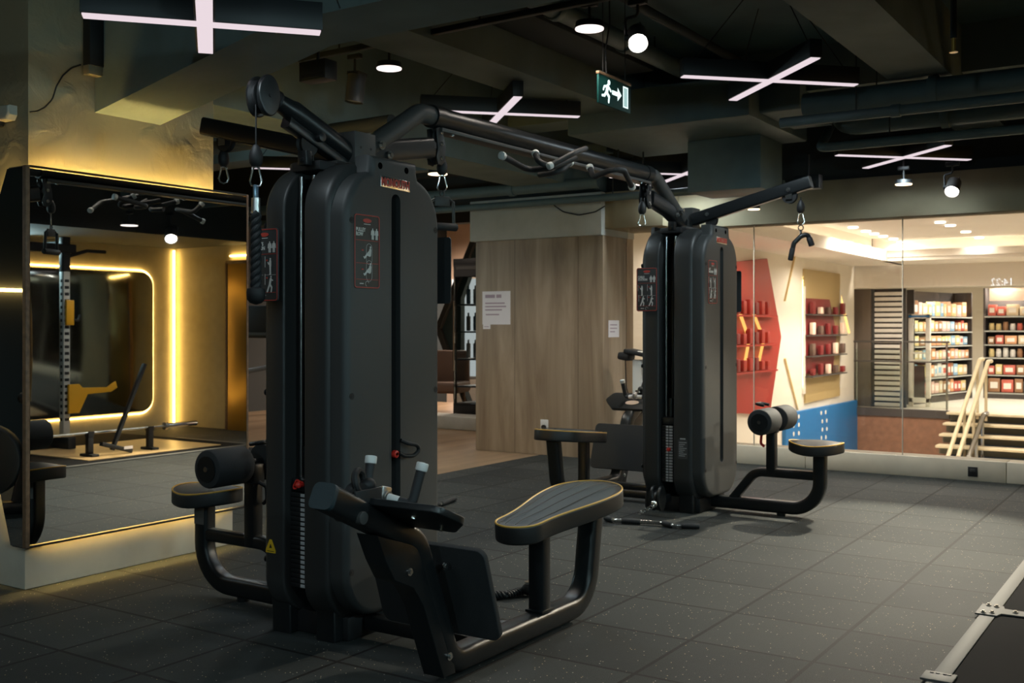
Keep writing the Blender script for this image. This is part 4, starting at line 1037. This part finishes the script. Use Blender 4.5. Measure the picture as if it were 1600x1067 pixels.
def row_handle(M, label):
    t = thing('row_handle', label, 'handle', tuple(M.translation)); R = M.to_3x3().to_4x4()
    c = MB(R); c.box((0, 0, .02), (.02, .05, .055), .006); c.cyl((-.02, 0, .015), (.02, 0, .015), .02, n=16); c.build('bracket', M_alu, t)
    for s in (1, -1):
        MB(R).cyl((s*.018, 0, .012), (s*.06, .015, .006), .0155, n=16).build('sleeve', M_white, t)
        MB(R).ptube(fillet([(s*.056, .014, .006), (s*.100, .03, .0), (s*.112, .03, .12)], .045, 8), .0165, 16).build('grip', M_grip, t)
        MB(R).cyl((s*.1115, .03, .116), (s*.1145, .03, .144), .021, n=20, bev=.004).cyl((s*.1144, .03, .1435), (s*.1146, .03, .1452), .007, n=10).build('end_cap', M_white, t)
    return t
row_handle(Matrix.Translation((C1[0]+.80, C1[1]-.70, .693)) @ Matrix.Rotation(math.radians(-14), 4, 'X') @ Matrix.Rotation(math.radians(2), 4, 'Y'), 'double row handle with white tips resting on the tray of the nearer bench')
row_handle(Matrix.Translation((C2[0]-.80, C2[1]+.80, .690)) @ Matrix.Rotation(math.radians(14), 4, 'X'), 'double row handle lying on the tray beside the far tower')
def lat_bar(pts, label, grips):
    o = Vector(pts[0]); t = thing('pulldown_bar', label, 'bar', tuple(o)); P = [Vector(p)-o for p in pts]
    MB().ptube(fillet(P, .05, 6), .013, 14).build('bar', M_chrome, t)
    for a, b in grips: MB().cyl(P[a[0]].lerp(P[a[0]+1], a[1]), P[b[0]].lerp(P[b[0]+1], b[1]), .0175, n=16, bev=.004).build('grip', M_grip, t)
    return t
z = .019
lat_bar([onZ(946, 809, z), onZ(960, 813, z), onZ(1035, 817, z), onZ(1052, 821, z), onZ(1093, 822, z)], 'chrome bar with black grips lying on the floor before the far tower', [((0, 0.0), (0, .8)), ((1, .15), (1, .55)), ((2, .05), (2, .9)), ((3, .3), (3, 1.0))])
lat_bar([onZ(711, 779, z), onZ(690, 787, z), onZ(640, 792, z)], 'black bar end on the floor sticking out past the nearer tower', [((0, 0), (0, 1.0)), ((1, .05), (1, .9))])
t = thing('floor_rope', 'black twisted rope lying on the floor under the padded row bench', 'rope handle', tuple(onZ(760, 930, .02)))
o = Vector(t.location); rp = MB(); twist_rope(rp, [onZ(700, 928, .02)-o, onZ(760, 930, .02)-o, onZ(790, 929, .02)-o, onZ(822, 921, .022)-o], .018, 8, 80); rp.build('rope', M_rope, t)
q = onZ(826, 920, .034)-o; MB().ball(tuple(q), .033, (1, 1, .95), 18).build('end_knob', M_black, t); MB().cyl(tuple(q+Vector((0, 0, .012))), tuple(q+Vector((0, 0, .036))), .02, n=14).build('ferrule', M_chrome, t)
# steel frame of the lifting platform
t = thing('floor_edging', 'grey steel floor strip with a bolted joint plate at the edge of the lifting platform', 'floor frame', (-.82, 5.1, 0))
f = MB(); f.box((0, .6, .006), (.062, 4.6, .012), .002); f.box((.62, .02, .006), (1.2, .055, .012), .002); f.box((.62, 2.9, .006), (1.2, .06, .012), .002)
f.build('strip', M_strip, t)
MB().slab([(-.05, -.075), (.04, -.075), (.05, -.03), (.20, -.02), (.20, .055), (.05, .07), (.04, .115), (-.05, .115)], lambda u, v, h: (u, v, h), .012, .018, 0, .002).build('joint_plate', M_strip, t)
b = MB()
for x, y in ((-.02, -.05), (.015, -.04), (-.02, .09), (.015, .08), (.1, .018), (.17, .018)): b.cyl((x, y, .017), (x, y, .023), .011, n=14); b.cyl((x, y, .023), (x, y, .029), .007, n=6)
b.build('bolt', M_chrome, t)
MB().box((-.0, -1.06, .015), (.11, .1, .008), .002).build('end_plate', M_strip, t)
b = MB()
for x, y in ((-.03, -1.03), (-.01, -1.03), (.015, -1.03), (.03, -1.03)): b.cyl((x, y, .018), (x, y, .0215), .007, n=10)
b.build('plate_hole', M_black, t)
tag(boxobj('platform_mat', (-.785, 1.65), (4.0, 7.96), (0, .010), M_matrubber), 'flat black rubber mat inside the steel floor frame', 'mat')
# white kiosk post by the window
t = thing('scanner_stand', 'white pillar with a tilted black screen by the shop window', 'kiosk', (-4.52, 9.05, 0))
MB().box((0, 0, .48), (.10, .09, .96), .01).box((0, 0, .02), (.36, .36, .04), .01).build('pillar', M_white, t)
q = Matrix.Translation((.09, -.02, 1.01)) @ Matrix.Rotation(math.radians(10), 4, 'Y')
MB(q).box((0, 0, 0), (.40, .20, .04), .012).build('console', M_black, t); MB(q).box((.06, 0, .021), (.24, .17, .004), .001).build('screen', M_mallcream, t)
MB(Matrix.Translation((-.12, -.03, .99)) @ Matrix.Rotation(.15, 4, 'Y')).box((0, 0, 0), (.12, .16, .07), .02).build('grip_head', M_black, t)
MB().ptube(fillet([(-.12, -.05, .96), (-.11, -.05, .7), (-.06, -.04, .55)], .1), .005, 8).build('cord', M_black, t)
# ------------------------------------------------------------------ the side of the gym that the mirror shows
struct(boxobj('platform_inlay', (-.62, .55), (6.15, 7.75), (.0101, .016), M_plywood))
def rack():
    t = thing('squat_rack', 'squat rack with a perforated silver upright and yellow catches, seen in the mirror', 'rack', (.45, 6.62, .016))
    def upr(y, x=0):
        u = MB(); u.box((x, y, .98), (.075, .075, 1.70), .006); o = u.build('upright', M_rackwhite, t)
        h = MB()
        for k in range(22): h.box((x-.038, y, .30+k*.068), (.006, .05, .030), .002); h.box((x, y-.038, .30+k*.068), (.03, .006, .030), .002)
        h.build('hole_row', M_black, o)
    upr(0); upr(-1.15)
    for y in (0, -1.15): MB().box((0, y, 2.0), (.08, .08, .36), .006).box((.02, y, .06), (.30, .09, .12), .01).box((.55, y, .05), (1.1, .07, .08), .01).build('post_end', M_black, t)
    for y in (0, -1.15): MB().box((1.05, y, 1.05), (.075, .075, 2.1), .006).build('rear_upright', M_black, t)
    MB().sweep([(-.02, -1.6, 2.05), (-.02, -.9, 2.06), (-.02, -.3, 2.06), (-.02, .1, 2.06)], rrect(.06, .09, .01, 2)).sweep([(0, 0, 2.1), (1.05, 0, 2.1)], rrect(.06, .08, .01, 2)).sweep([(0, -1.15, 2.1), (1.05, -1.15, 2.1)], rrect(.06, .08, .01, 2)).build('top_beam', M_black, t)
    MB().ptube(fillet([(-.02, .02, 1.98), (-.03, .24, 2.05), (-.03, .46, 2.05)], .05), .018, 10).build('pull_up_bar', M_black, t)
    for y in (0, -1.15):
        j = MB(); j.box((-.055, y+.02, 1.40), (.03, .09, .26), .006); j = j.build('catch', M_frameyellow, t)
        MB().ptube(fillet([(-.06, y+.06, 1.33), (-.06, y+.12, 1.31), (-.06, y+.135, 1.38)], .03), .014, 10).build('catch_hook', M_black, j)
    s = MB(); s.slab([(0, .36), (0, .66), (.12, .66), (.16, .62), (.46, .61), (.56, .67), (.58, .60), (.50, .56), (.22, .55), (.12, .36)], lambda u, v, h: (h, u, v), -.075, -.045, .004, .004)
    s.build('safety_arm', M_frameyellow, t)
    return t
rack()
t = thing('boxing_bag', 'tall dark bag standing behind the rack, seen in the mirror', 'bag', (.85, 6.25, .011))
MB().ptube([(0, 0, .35), (-.02, 0, .5), (0, .02, .9), (.06, .1, 1.4), (.12, .2, 1.75), (.14, .22, 1.8)], [.10, .20, .21, .17, .09, .02], 20).cyl((0, 0, 0), (0, 0, .36), .05, n=14).build('body', M_black, t)
t = thing('barbell', 'chrome barbell lying across low stands, seen in the mirror', 'barbell', (-.35, 6.3, .24))
MB().cyl((0, -.7, 0), (0, .95, 0), .014, n=14).build('shaft', M_rod, t)
MB().cyl((0, .95, 0), (0, 1.35, 0), .026, n=18, bev=.004).cyl((0, .93, 0), (0, .96, 0), .04, n=18).build('sleeve', M_chrome, t)
MB().cyl((0, -1.1, 0), (0, -.7, 0), .026, n=18, bev=.004).build('sleeve', M_chrome, t)
for y, lab in ((6.35, 'low black bar stand under the near half of the mirrored barbell'), (7.05, 'low black bar stand under the far half of the mirrored barbell')):
    t = thing('bar_stand', lab, 'stand', (-.35, y, .01))
    MB().box((0, 0, .12), (.05, .06, .20), .006).box((0, 0, .015), (.20, .08, .03), .006).build('post', M_black, t)
    MB().box((-.025, 0, .22), (.012, .06, .05)).box((.025, 0, .22), (.012, .06, .05)).build('fork', M_black, t)
t = thing('landmine_arm', 'leaning black post with a pivot foot, seen in the mirror', 'post', (-.45, 6.75, .016))
MB().sweep([(0, 0, .02), (0, -.34, .12)], rrect(.05, .04, .006, 2)).sweep([(0, -.22, .05), (0, .16, .88)], rrect(.035, .045, .006, 2), up=(1, 0, 0)).build('post', M_black, t)
MB().box((-.027, -.05, .06), (.004, .10, .03)).build('label', M_paper, t)
# lit wall mirror opposite
t = thing('lit_wall_mirror', 'rounded mirror in a warm glow on the wall across the room', 'mirror', (1.66, 7.1, .22))
MB().slab([(u, v) for u, v in [(a+.62, b+.86) for a, b in rrect(1.84, 1.72, .16, 6)]], lambda u, v, h: (h, u, v), 0, -.03, 0, .004).build('glass', mat('dim_mirror', (.45, .47, .44), .08, 1), t)
q = [(a+.62, b+.86) for a, b in rrect(1.90, 1.78, .19, 6)]
MB().ptube([(.022, u, v) for u, v in q], .009, 8, closed=True).build('led_tape', M_led, t)
led = MB(); 
tag(MB().box((1.67, 8.99, 1.12), (.02, .02, 2.25)).build('led_strip', M_led), 'upright strip of warm light at the corner of the cream wall', 'light strip')
tag(MB().box((1.655, 7.86, 1.08), (.02, .035, 1.70)).build('led_strip', M_led), 'upright strip of warm light crossing the rounded mirror', 'light strip')
MBd = thing('brass_door', 'brass-coloured door under a warm lamp, seen in the mirror', 'door', (.42, 9.02, 0))
MB().box((0, -.01, 1.02), (.52, .03, 2.04), .004).build('leaf', M_gold, MBd); MB().box((0, -.005, 2.06), (.58, .05, .04), .003).box((-.28, -.005, 1.03), (.04, .05, 2.06), .003).box((.28, -.005, 1.03), (.04, .05, 2.06), .003).build('casing', M_wood_trim, MBd)
hg = MB()
for z in (.35, 1.1, 1.8): hg.box((-.25, -.03, z), (.02, .02, .10), .003)
hg.build('hinge', M_rod, MBd)
tag(MB().box((.42, 9.035, 2.14), (.5, .03, .02)).build('door_lamp', M_led), 'slim warm lamp over the brass door', 'lamp')
# machines beside the column's dark face, reflected in the slanted mirror facet
t = thing('exercise_bike', 'black exercise bike at the back of the gym, seen in the slanted mirror facet', 'exercise bike', (-6.9, 1.75, 0), .9)
f = MB(); f.box((0, 0, .04), (.12, 1.0, .08), .02); f.box((0, .45, .05), (.5, .08, .07), .02); f.box((0, -.45, .05), (.5, .08, .07), .02)
f.sweep(fillet([(0, -.1, .08), (0, -.25, .75)], .1), rrect(.09, .09, .02, 3), up=(1, 0, 0)); f.sweep([(0, .2, .08), (0, .38, 1.0)], rrect(.10, .10, .02, 3), up=(1, 0, 0))
f.build('frame', M_steel, t)
MB().cyl((-.06, .12, .36), (.06, .12, .36), .25, n=28, bev=.02).build('flywheel_cover', M_shroud, t)
MB().box((0, -.26, .79), (.22, .28, .08), .035, seg=3).build('saddle', M_vinyl, t); MB().box((0, .36, 1.06), (.24, .05, .2), .015).build('console', M_black, t)
MB().ptube(fillet([(-.25, .15, 1.0), (-.22, .36, .98), (.22, .36, .98), (.25, .15, 1.0)], .08), .016, 10).build('handlebar', M_grip, t)
t = thing('treadmill', 'dark treadmill behind the mirror column, only its rails showing', 'treadmill', (-7.0, 5.9, 0), .2)
MB().box((0, 0, .1), (.8, 1.8, .16), .03).build('deck', M_black, t)
MB().ptube(fillet([(-.38, .6, .15), (-.38, .75, 1.2), (.38, .75, 1.2), (.38, .6, .15)], .1), .03, 12).ptube([(-.38, .74, .95), (-.38, .1, .9)], .022, 10).ptube([(.38, .74, .95), (.38, .1, .9)], .022, 10).build('rail', M_steel2, t)
MB().box((0, .76, 1.32), (.6, .06, .28), .02).build('console', M_black, t)
# clock on the rear wall that the shop window mirrors
t = thing('wall_clock', 'digital clock on the rear wall, mirrored in the shop window', 'clock', (-3.3, -2.93, 2.1))
MB().box((0, .02, 0), (.62, .05, .24), .01).build('case', M_black, t)
text_mb('14:22', .2, lambda u, v, h: (-u, .046+h, v), cond=.9).build('digits', M_clock, t)

# ------------------------------------------------------------------ THE MALL beyond the window
WX, SY = -5.55, 20.0
struct(boxobj('floor_mall', (-7.5, 8), (9.7, 20.0), (-1.1, -1.05), M_mallfloor))
struct(boxobj('floor_shop', (-7.5, 8), (20.05, 32), (-.30, -.23), M_mallfloor))
struct(boxobj('wall_mall_side', (WX-.2, WX), (9.7, 20.0), (-1.1, 2.38), M_mallcream))
struct(boxobj('wall_shop_side', (-7.5, -7.4), (20.0, 32), (-.3, 2.6), M_mallcream))
struct(boxobj('wall_shop_rear', (-7.5, 8), (30.5, 30.6), (-.3, 2.6), M_mallcream))
struct(boxobj('wall_mall_end', (3.5, 3.6), (9.62, 32), (-1.1, 3.3), M_mallcream))
struct(boxobj('ceiling_shop', (-7.5, 8), (20.2, 32), (2.3, 2.4), M_mallwhite))
# coffered ceiling: soffit ring, riser, upper slab
struct(boxobj('ceiling_mall_coffer', (-4.6, 3.6), (10.9, 18.6), (2.72, 2.8), M_mallwhite))
rg = MB()
rg.box(((WX-4.6)/2-.1, 14.75, 2.42), (1.15, 10.3, .08)); rg.box((-.5, 19.4, 2.42), (8.4, 1.6, .08)); rg.box((-.5, 10.25, 2.42), (8.4, 1.3, .08))
struct(rg.build('ceiling_mall_soffit', M_mallwhite))
rs = MB(); rs.box((-4.62, 14.75, 2.50), (.03, 7.8, .12)); rs.box((-.5, 18.58, 2.50), (8.3, .03, .12))
struct(rs.build('trim_cove_lip', M_mallwhite))
rv = MB(); rv.box((-4.95, 14.75, 2.62), (.02, 8.3, .36)); rv.box((-.5, 18.98, 2.62), (8.9, .02, .36)); rv.box((-.5, 14.75, 2.81), (8.9, 8.5, .02))
struct(rv.build('ceiling_mall_cove', M_mallwhite))
lc = MB(); lc.box((-4.78, 14.75, 2.475), (.04, 7.8, .02)); lc.box((-.5, 18.78, 2.475), (8.2, .04, .02))
tag(lc.build('cove_light', M_cove), 'hidden strip of light along the mall ceiling cove', 'light strip')
struct(boxobj('wall_shop_header', (WX-.1, 3.5), (20.0, 20.2), (1.98, 2.42), M_mallwhite))
for i, (px, py) in enumerate([(1333, 355), (1353, 361), (1366, 365), (1380, 369), (1396, 373), (1408, 378), (1421, 382), (1433, 385), (1469, 347), (1485, 352), (1509, 362), (1530, 371), (1540, 375), (1549, 380)]):
    p = onZ(px, py, 2.712); o = MB().cyl((0, 0, 0), (0, 0, -.012), .07, n=18).build('downlight', M_down); o.location = p; lamp(p-Vector((0, 0, .02)), 90, (1, .91, .80), 2.9, .07)
    tag(o, 'small round downlight in the %s of the mall ceiling' % ('longer row' if i < 8 else 'shorter row'), 'light', 'downlights in the longer row' if i < 8 else 'downlights in the shorter row')
# plinth, dark nosing, stairs
xs = onY(1484, 640, SY).x
struct(boxobj('wall_plinth', (WX, xs), (SY, SY+.06), (-1.1, -.37), M_brownwood))
struct(boxobj('trim_plinth_nosing', (WX, xs), (SY-.03, SY+.06), (-.37, -.23), M_blackshelf))
stp = MB(); trd = MB()
for k in range(6):
    zt = -.23-.165*k; y = 20.0-.3*k
    trd.box((xs+2.6, y-.13, zt-.02), (5.2, .34, .04), .004)
    stp.box((xs+2.6, y+.02, zt-.10), (5.2, .03, .14))
s0 = struct(trd.build('stair_treads', M_tread)); struct(stp.build('stair_risers', M_riser))
def handrail(a, b, r, m, label):
    t = thing('handrail', label, 'handrail', tuple(a)); d = b-a
    MB().ptube(fillet([(0, 0, 0), tuple(d), tuple(d+Vector((0, .3, 0)))], .08), r, 12).build('rail', m, t)
    MB().cyl(tuple(d*.5), tuple(d*.5+Vector((0, 0, -.9))), r*.7, n=10).cyl(tuple(d*.92), tuple(d*.92+Vector((0, 0, -.9))), r*.7, n=10).build('post', m, t)
handrail(onY(1481, 714, 18.3), onY(1531, 562, 19.9), .035, M_tread, 'pale stair handrail beside the brown plinth')
handrail(onY(1497, 714, 18.3), onY(1544, 565, 19.9), .035, M_tread, 'pale stair handrail standing just inside the first one')
handrail(onY(1514, 714, 18.3), onY(1537, 648, 19.2), .04, M_rod, 'short grey metal rail at the bottom of the stairs')
t = thing('glass_railing', 'glass railing with thin dark rails on the brown plinth', 'railing', (WX, SY-.02, -.23))
RL = xs-WX
MB().box((RL/2, 0, .55), (RL-.02, .012, 1.05)).build('glass', M_rail_glass, t)
MB().box((RL/2, 0, 1.22), (RL, .04, .035), .004).box((RL/2, 0, .86), (RL, .03, .025), .003).build('rail', M_blackshelf, t)
for x in (.05, RL*.5, RL-.05): MB().box((x, .03, .6), (.03, .03, 1.22)).build('post', M_rod, t)
# side wall: red hexagon window graphic, display case, blue panel with dots
mpW = lambda u, v, h: (WX+h, u, v)
def sidepts(l): return [(onX(px, py, WX).y, onX(px, py, WX).z) for px, py in l]
t = thing('red_hexagon_panel', 'glossy red hexagonal wall panel with chevron reflections added as glow beside the far tower', 'wall panel', (WX, 13.9, 0))
hp = sidepts([(1040, 420), (1194, 404), (1216, 526), (1198, 648), (1040, 640)]); hp = [(a-13.9, b) for a, b in hp]
mp0 = lambda u, v, h: (h, u, v)
MB().slab(hp, mp0, .0, .05, 0, .006).build('panel', M_redpanel, t)
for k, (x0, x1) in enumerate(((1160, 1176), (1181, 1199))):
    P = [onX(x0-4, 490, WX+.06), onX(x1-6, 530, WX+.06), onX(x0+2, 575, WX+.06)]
    MB().ptube([p-Vector((WX, 13.9, 0)) for p in P], .028, 8).build('reflection_glow', glow('chevron_reflection%d' % k, (1.0, .45, .12), 1.3), t)  # glowing chevrons imitate reflections of the gym's LEDs in the window glass
sh = MB()
for z in (.62, 1.0, 1.42): sh.box((.09, .55, z), (.10, 2.0, .025))
sh.build('shelf', M_redpanel, t)
rnd = random.Random(3)
for z in (.63, 1.01, 1.43):
    for k in range(7):
        h_ = rnd.uniform(.12, .22); o = MB().box((0, 0, h_/2+.003), (.07, .12, h_), .006).build('red_carton', (M_redpanel, M_darkred, M_redpanel)[k % 3]); o.location = (WX+.10, 13.9-.25+k*.24, z+.0105)
        tag(o, 'small carton on the shelves of the red hexagonal panel', 'box', 'cartons on the red panel shelves')
t = thing('display_case', 'glass display case with a dark red hexagon on the mall wall', 'display case', (WX, 16.6, 0))
dp = [(a-16.6, b) for a, b in sidepts([(1254, 420), (1310, 428), (1310, 618), (1256, 630)])]
MB().slab(dp, mp0, .0, .03).build('back_panel', M_gold if False else mat('amber_panel', (.42, .30, .13), .5), t)
hx2 = [(a-16.6, b) for a, b in sidepts([(1255, 466), (1292, 468), (1303, 522), (1297, 580), (1255, 584)])]
MB().slab(hx2, mp0, .03, .05, 0, .004).build('hexagon', M_darkred, t)
sh = MB(); w0, w1 = dp[0][0], dp[1][0]
for z in (.45, .78, 1.12, 1.46): sh.box((.10, (w0+w1)/2, z), (.12, (w1-w0), .02))
sh.build('shelf', M_blackshelf, t)
fr = MB()
for y in (w0, w1): fr.box((.02, y, 1.05), (.04, .06, 1.75))
fr.build('case_frame', M_mallwhite, t)
for z in (.46, .79, 1.13, 1.47):
    for k in range(5):
        h_ = rnd.uniform(.10, .2); o = MB().box((0, 0, h_/2+.002), (.06, .14, h_), .005).build('packet', (M_darkred, M_darkred, M_pink, M_bag)[(k+int(z*9)) % 4]); o.location = (WX+.11, 16.6+w0+.18+k*(w1-w0-.3)/4, z+.0085)
        tag(o, 'small packet inside the glass display case on the mall wall', 'packet', 'packets in the display case')
t = thing('blue_wall_panel', 'bright blue low wall panel with rows of white dots', 'wall panel', (WX, 15.4, 0))
bp = [(a-15.4, b) for a, b in sidepts([(1222, 652), (1236, 644), (1335, 625), (1335, 715), (1222, 712)])]
MB().slab(bp, mp0, .0, .06, 0, .004).build('panel', M_blue, t)
dt = MB()
for c, (px, n_) in enumerate(((1240, 4), (1248, 4), (1283, 6), (1290, 6))):
    for k in range(n_):
        p = onX(px+(2*math.sin(k) if c > 1 else 0), 652+k*13-(px-1240)*.16, WX+.06)-Vector((WX, 15.4, 0)); dt.cyl(tuple(p), tuple(p+Vector((.004, 0, 0))), .035, n=12)
dt.build('white_dot', M_mallwhite, t)
wd = MB()
for (a, b) in (((1226, 470), (1246, 380)), ((1226, 560), (1246, 640))):
    p, q = onX(*a, WX+.012), onX(*b, WX+.012); wd.sweep([p-Vector((WX, 15.4, 0)), q-Vector((WX, 15.4, 0))], rrect(.04, .02, .004, 1))
wd.build('painted_glow_line', mat('pale_gold_glow', (.80, .60, .30), .4), t)  # pale lines: the soft glows on the wall are put into the colour
t = thing('reflection_glow', 'slanted glowing strip, an imitated window reflection, between the display case and the shutter', 'light strip', tuple(onX(1320, 500, WX)))  # strip added to imitate a yellowish reflection in the window glass
o = Vector(t.location); MB().ptube([onX(1312, 458, WX+.02)-o, onX(1327, 520, WX+.02)-o], .02, 8).build('strip', glow('amber_reflection', (1, .62, .2), 1.6), t)
# shop front
def fy(px, py, y=SY+.3): return onY(px, py, y)
a, b = fy(1314, 452), fy(1361, 640)
tag(boxobj('shop_pier', (a.x, b.x), (SY+.3, SY+.6), (-.23, a.z), mat('taupe', (.16, .12, .09), .5)), 'dark taupe pier beside the roller shutter', 'pier')
a, b = fy(1361, 452), fy(1410, 640)
t = thing('roller_shutter', 'pale slatted roller shutter behind the glass railing', 'shutter', (a.x+.03, SY+.35, -.23))
m_ = MB(); n_ = 22
for k in range(n_): m_.sweep([(0, 0, .05+k*.098), (b.x-a.x, 0, .05+k*.098)], [(-.012, -.036), (.012, -.032), (.02, 0), (.012, .03), (-.012, .032)])
m_.build('slats', M_mallwhite, t); MB().box(((b.x-a.x)/2, .05, 1.1), (b.x-a.x, .02, 2.2)).build('shutter_backing', M_blackshelf, t)
MB().box((0, .01, 1.1), (.05, .06, 2.2)).box((b.x-a.x, .01, 1.1), (.05, .06, 2.2)).build('guide', M_steel2, t)
for (x0, x1, y0_, y1_, lab) in ((1373, 1412, 489, 632, 'white security gate frame before the roller shutter'), (1420, 1454, 491, 628, 'white security gate frame with a dark notice, beside the goods shelf')):
    a, b = fy(x0, y0_, SY+.8), fy(x1, y1_, SY+.8); w_ = b.x-a.x; h_ = a.z+.23
    t = thing('security_gate', lab, 'gate', (a.x, SY+.8, -.23))
    g = MB(); g.box((.04, 0, h_/2), (.08, .1, h_), .01); g.box((w_-.04, 0, h_/2), (.08, .1, h_), .01); g.box((w_/2, 0, h_-.04), (w_, .1, .08), .01); g.box((w_/2, 0, .12), (w_, .1, .10), .01); g.box((w_/2, 0, h_*.5), (w_, .06, .03)); g.box((w_/2, 0, h_*.58), (w_, .06, .03))
    g.build('frame', M_mallwhite, t)
    MB().box((w_/2, 0, h_*.5), (w_-.16, .02, h_-.2)).build('pane', M_rail_glass, t)
    if x0 > 1400: MB().box((w_/2, -.012, h_*.26), (w_-.2, .02, h_*.36)).build('notice', M_blackshelf, t)
    MB().box((w_/2, -.052, h_-.04), (w_-.02, .006, .03)).build('blue_band', M_blue, t)
GOODS = [('white', (.80, .76, .70)), ('cream', (.75, .60, .40)), ('orange', (.78, .40, .20)), ('red', (.60, .13, .09)), ('light blue', (.32, .52, .70)), ('yellow', (.80, .64, .30)), ('pink', (.80, .55, .48)), ('brown', (.35, .18, .09))]
GM = [mat('carton_'+n.replace(' ', '_'), c, .5) for n, c in GOODS]
PAPM = mat('carton_label', (.85, .80, .72), .6)
def shelf_unit(name_label, x, y, rz, L, H, levels, D=.45):
    t = thing('goods_shelf', name_label, 'shelf', (x, y, -.23), rz)
    MB().box((L/2, D, H/2), (L, .03, H)).box((0, D/2, H/2), (.04, D, H)).box((L, D/2, H/2), (.04, D, H)).box((L/2, D/2, .06), (L, D, .12)).build('back_panel', M_blackshelf, t)
    for z in levels: 
        s_ = MB().box((L/2, D/2, z-.02), (L, D, .03)).build('shelf_board', M_blackshelf, t)
        MB().box((L/2, -.008, z-.022), (L, .012, .024)).build('price_strip', M_fascia, s_)
    return t
def stock(unit, L, levels, heights, word, seed, jar=()):
    r = random.Random(seed); M0 = Matrix.Translation(unit.location) @ Rz(unit.rotation_euler.z)
    names = ['bottom', 'second', 'third', 'fourth', 'fifth', 'top']
    for li, z in enumerate(levels):
        x = .06
        while x < L-.1:
            w = r.choice((.13, .16, .2, .24)) if li not in jar else .12
            if x+w > L-.03: break
            h = heights[li]*r.uniform(.75, 1.0); ci = r.randrange(8) if li not in jar else r.choice((0, 3, 5, 7))
            if li in jar:
                b = MB().ptube([(0, .12, q) for q in (0, .0, .01, h*.72, h*.8, h*.8, h, h)], [.01, w*.42, w*.45, w*.45, w*.34, w*.38, w*.38, .01], 12); nm = 'jar'
            else:
                b = MB().box((0, .12, h/2), (w*.94, .2, h), .006); nm = 'carton'
            o = b.build(nm, GM[ci])
            if nm == 'carton': MB().box((0, .0185, h*.5), (w*.6, .004, h*.45)).build('carton_label', PAPM if ci else GM[r.choice((2, 3, 4))], o)
            p = M0 @ Vector((x+w/2, .02, z+.0)); o.location = p; o.rotation_euler = unit.rotation_euler
            tag(o, '%s %s on the %s shelf of the %s' % (GOODS[ci][0], nm, names[li], word), nm, '%s %ss on the %s shelf of the %s' % (GOODS[ci][0], nm, names[li], word))
            x += w+.015
a = onY(1538, 500, 24); lv = [.13, .50, .86, 1.13, 1.42, 1.72]
u = shelf_unit('tall dark shelf of groceries beyond the stairs', a.x, 24, 0, 1.65, 2.3, lv); stock(u, 1.65, lv, [.30, .22, .2, .2, .18, .24], 'tall grocery shelf', 11, jar=(2, 4))
MB().box((.85, -.0, 2.16), (1.5, .03, .26)).build('poster_header', M_pink, u)
a = onY(1424, 500, 21.4)
lv2 = [.17, .50, .84, 1.12, 1.40, 1.70]
u = shelf_unit('long shelf of bright cartons running away beside the security gate', a.x+.1, 21.2, math.radians(78), 2.7, 2.2, lv2, .4); stock(u, 2.7, lv2, [.26, .27, .22, .2, .22, .3], 'long carton shelf', 5)
# ------------------------------------------------------------------ LIGHT
w = bpy.data.worlds.new('world'); sc.world = w; w.use_nodes = True
w.node_tree.nodes['Background'].inputs[0].default_value = (.6, .75, .85, 1); w.node_tree.nodes['Background'].inputs[1].default_value = .02
def area(loc, aim, sx, sy, e, col=(1, 1, 1), spread=PI):
    l = bpy.data.lights.new('area_lamp', 'AREA'); l.shape = 'RECTANGLE'; l.size = sx; l.size_y = sy; l.energy = e; l.color = col; l.spread = spread
    o = bpy.data.objects.new('area_lamp', l); COL.objects.link(o); o.location = loc
    o.rotation_euler = (Vector(aim)-Vector(loc)).to_track_quat('-Z', 'Y').to_euler(); o.visible_camera = True
    return o
WARM = (1, .85, .66)
for x in (-5.2, -3.6, -2.0):
    for y in (21.6, 24.0, 26.5): lamp((x, y, 2.26), 180, (1, .94, .85), 2.9, .12)
for p in ((-2.5, 12.5, 2.68), (-.5, 12.5, 2.68), (-.5, 16.5, 2.68), (-3.5, 17.5, 2.68), (-4.9, 11.5, 2.36), (-4.9, 14.0, 2.36), (-4.9, 16.5, 2.36)): lamp(p, 120 if p[0] > -4 else 45, (1, .91, .80), 2.9, .1)
for p in ((-9.5, 14.4, 3.1), (-10.4, 14.6, 3.1), (-8.4, 14.4, 3.1)): lamp(p, 260, (1, .80, .62), 2.9, .15)
lamp((-8.3, 9.9, 2.9), 60, (1, .85, .7), 2.4, .1)
def up(p, aim, e, col=(.62, .93, 1.0), size=2.2):  # unseen aimed spots without fittings, added to lift the dark ceiling
    o = lamp(p, e, col, size, .08); o.rotation_euler = (Vector(aim)-Vector(p)).to_track_quat('-Z', 'Y').to_euler()
for y in (.5, 3.5, 6.5): up((1.45, y, 2.15), (-4, y+.5, 3.4), 75)
up((-.3, -2.7, 2.2), (-1, 3, 3.4), 70)
up((-9.6, 5.5, 2.0), (-5, 6, 3.3), 50)
up((-5.3, 6.6, 2.85), (-5.7, 9, 1.4), 165, (1, .90, .78), 2.0)  # another added spot with no fitting, brightens the oak wall
sc.view_settings.view_transform = 'Standard'; sc.view_settings.look = 'None'; sc.view_settings.gamma = 1; sc.view_settings.exposure = .33
sc.view_settings.use_curve_mapping = False
sc.cycles.use_denoising = True; sc.cycles.max_bounces = 8; sc.cycles.glossy_bounces = 4; sc.cycles.transparent_max_bounces = 12; sc.cycles.diffuse_bounces = 4
sc.cycles.sample_clamp_indirect = 6; sc.cycles.caustics_reflective = False; sc.cycles.caustics_refractive = False
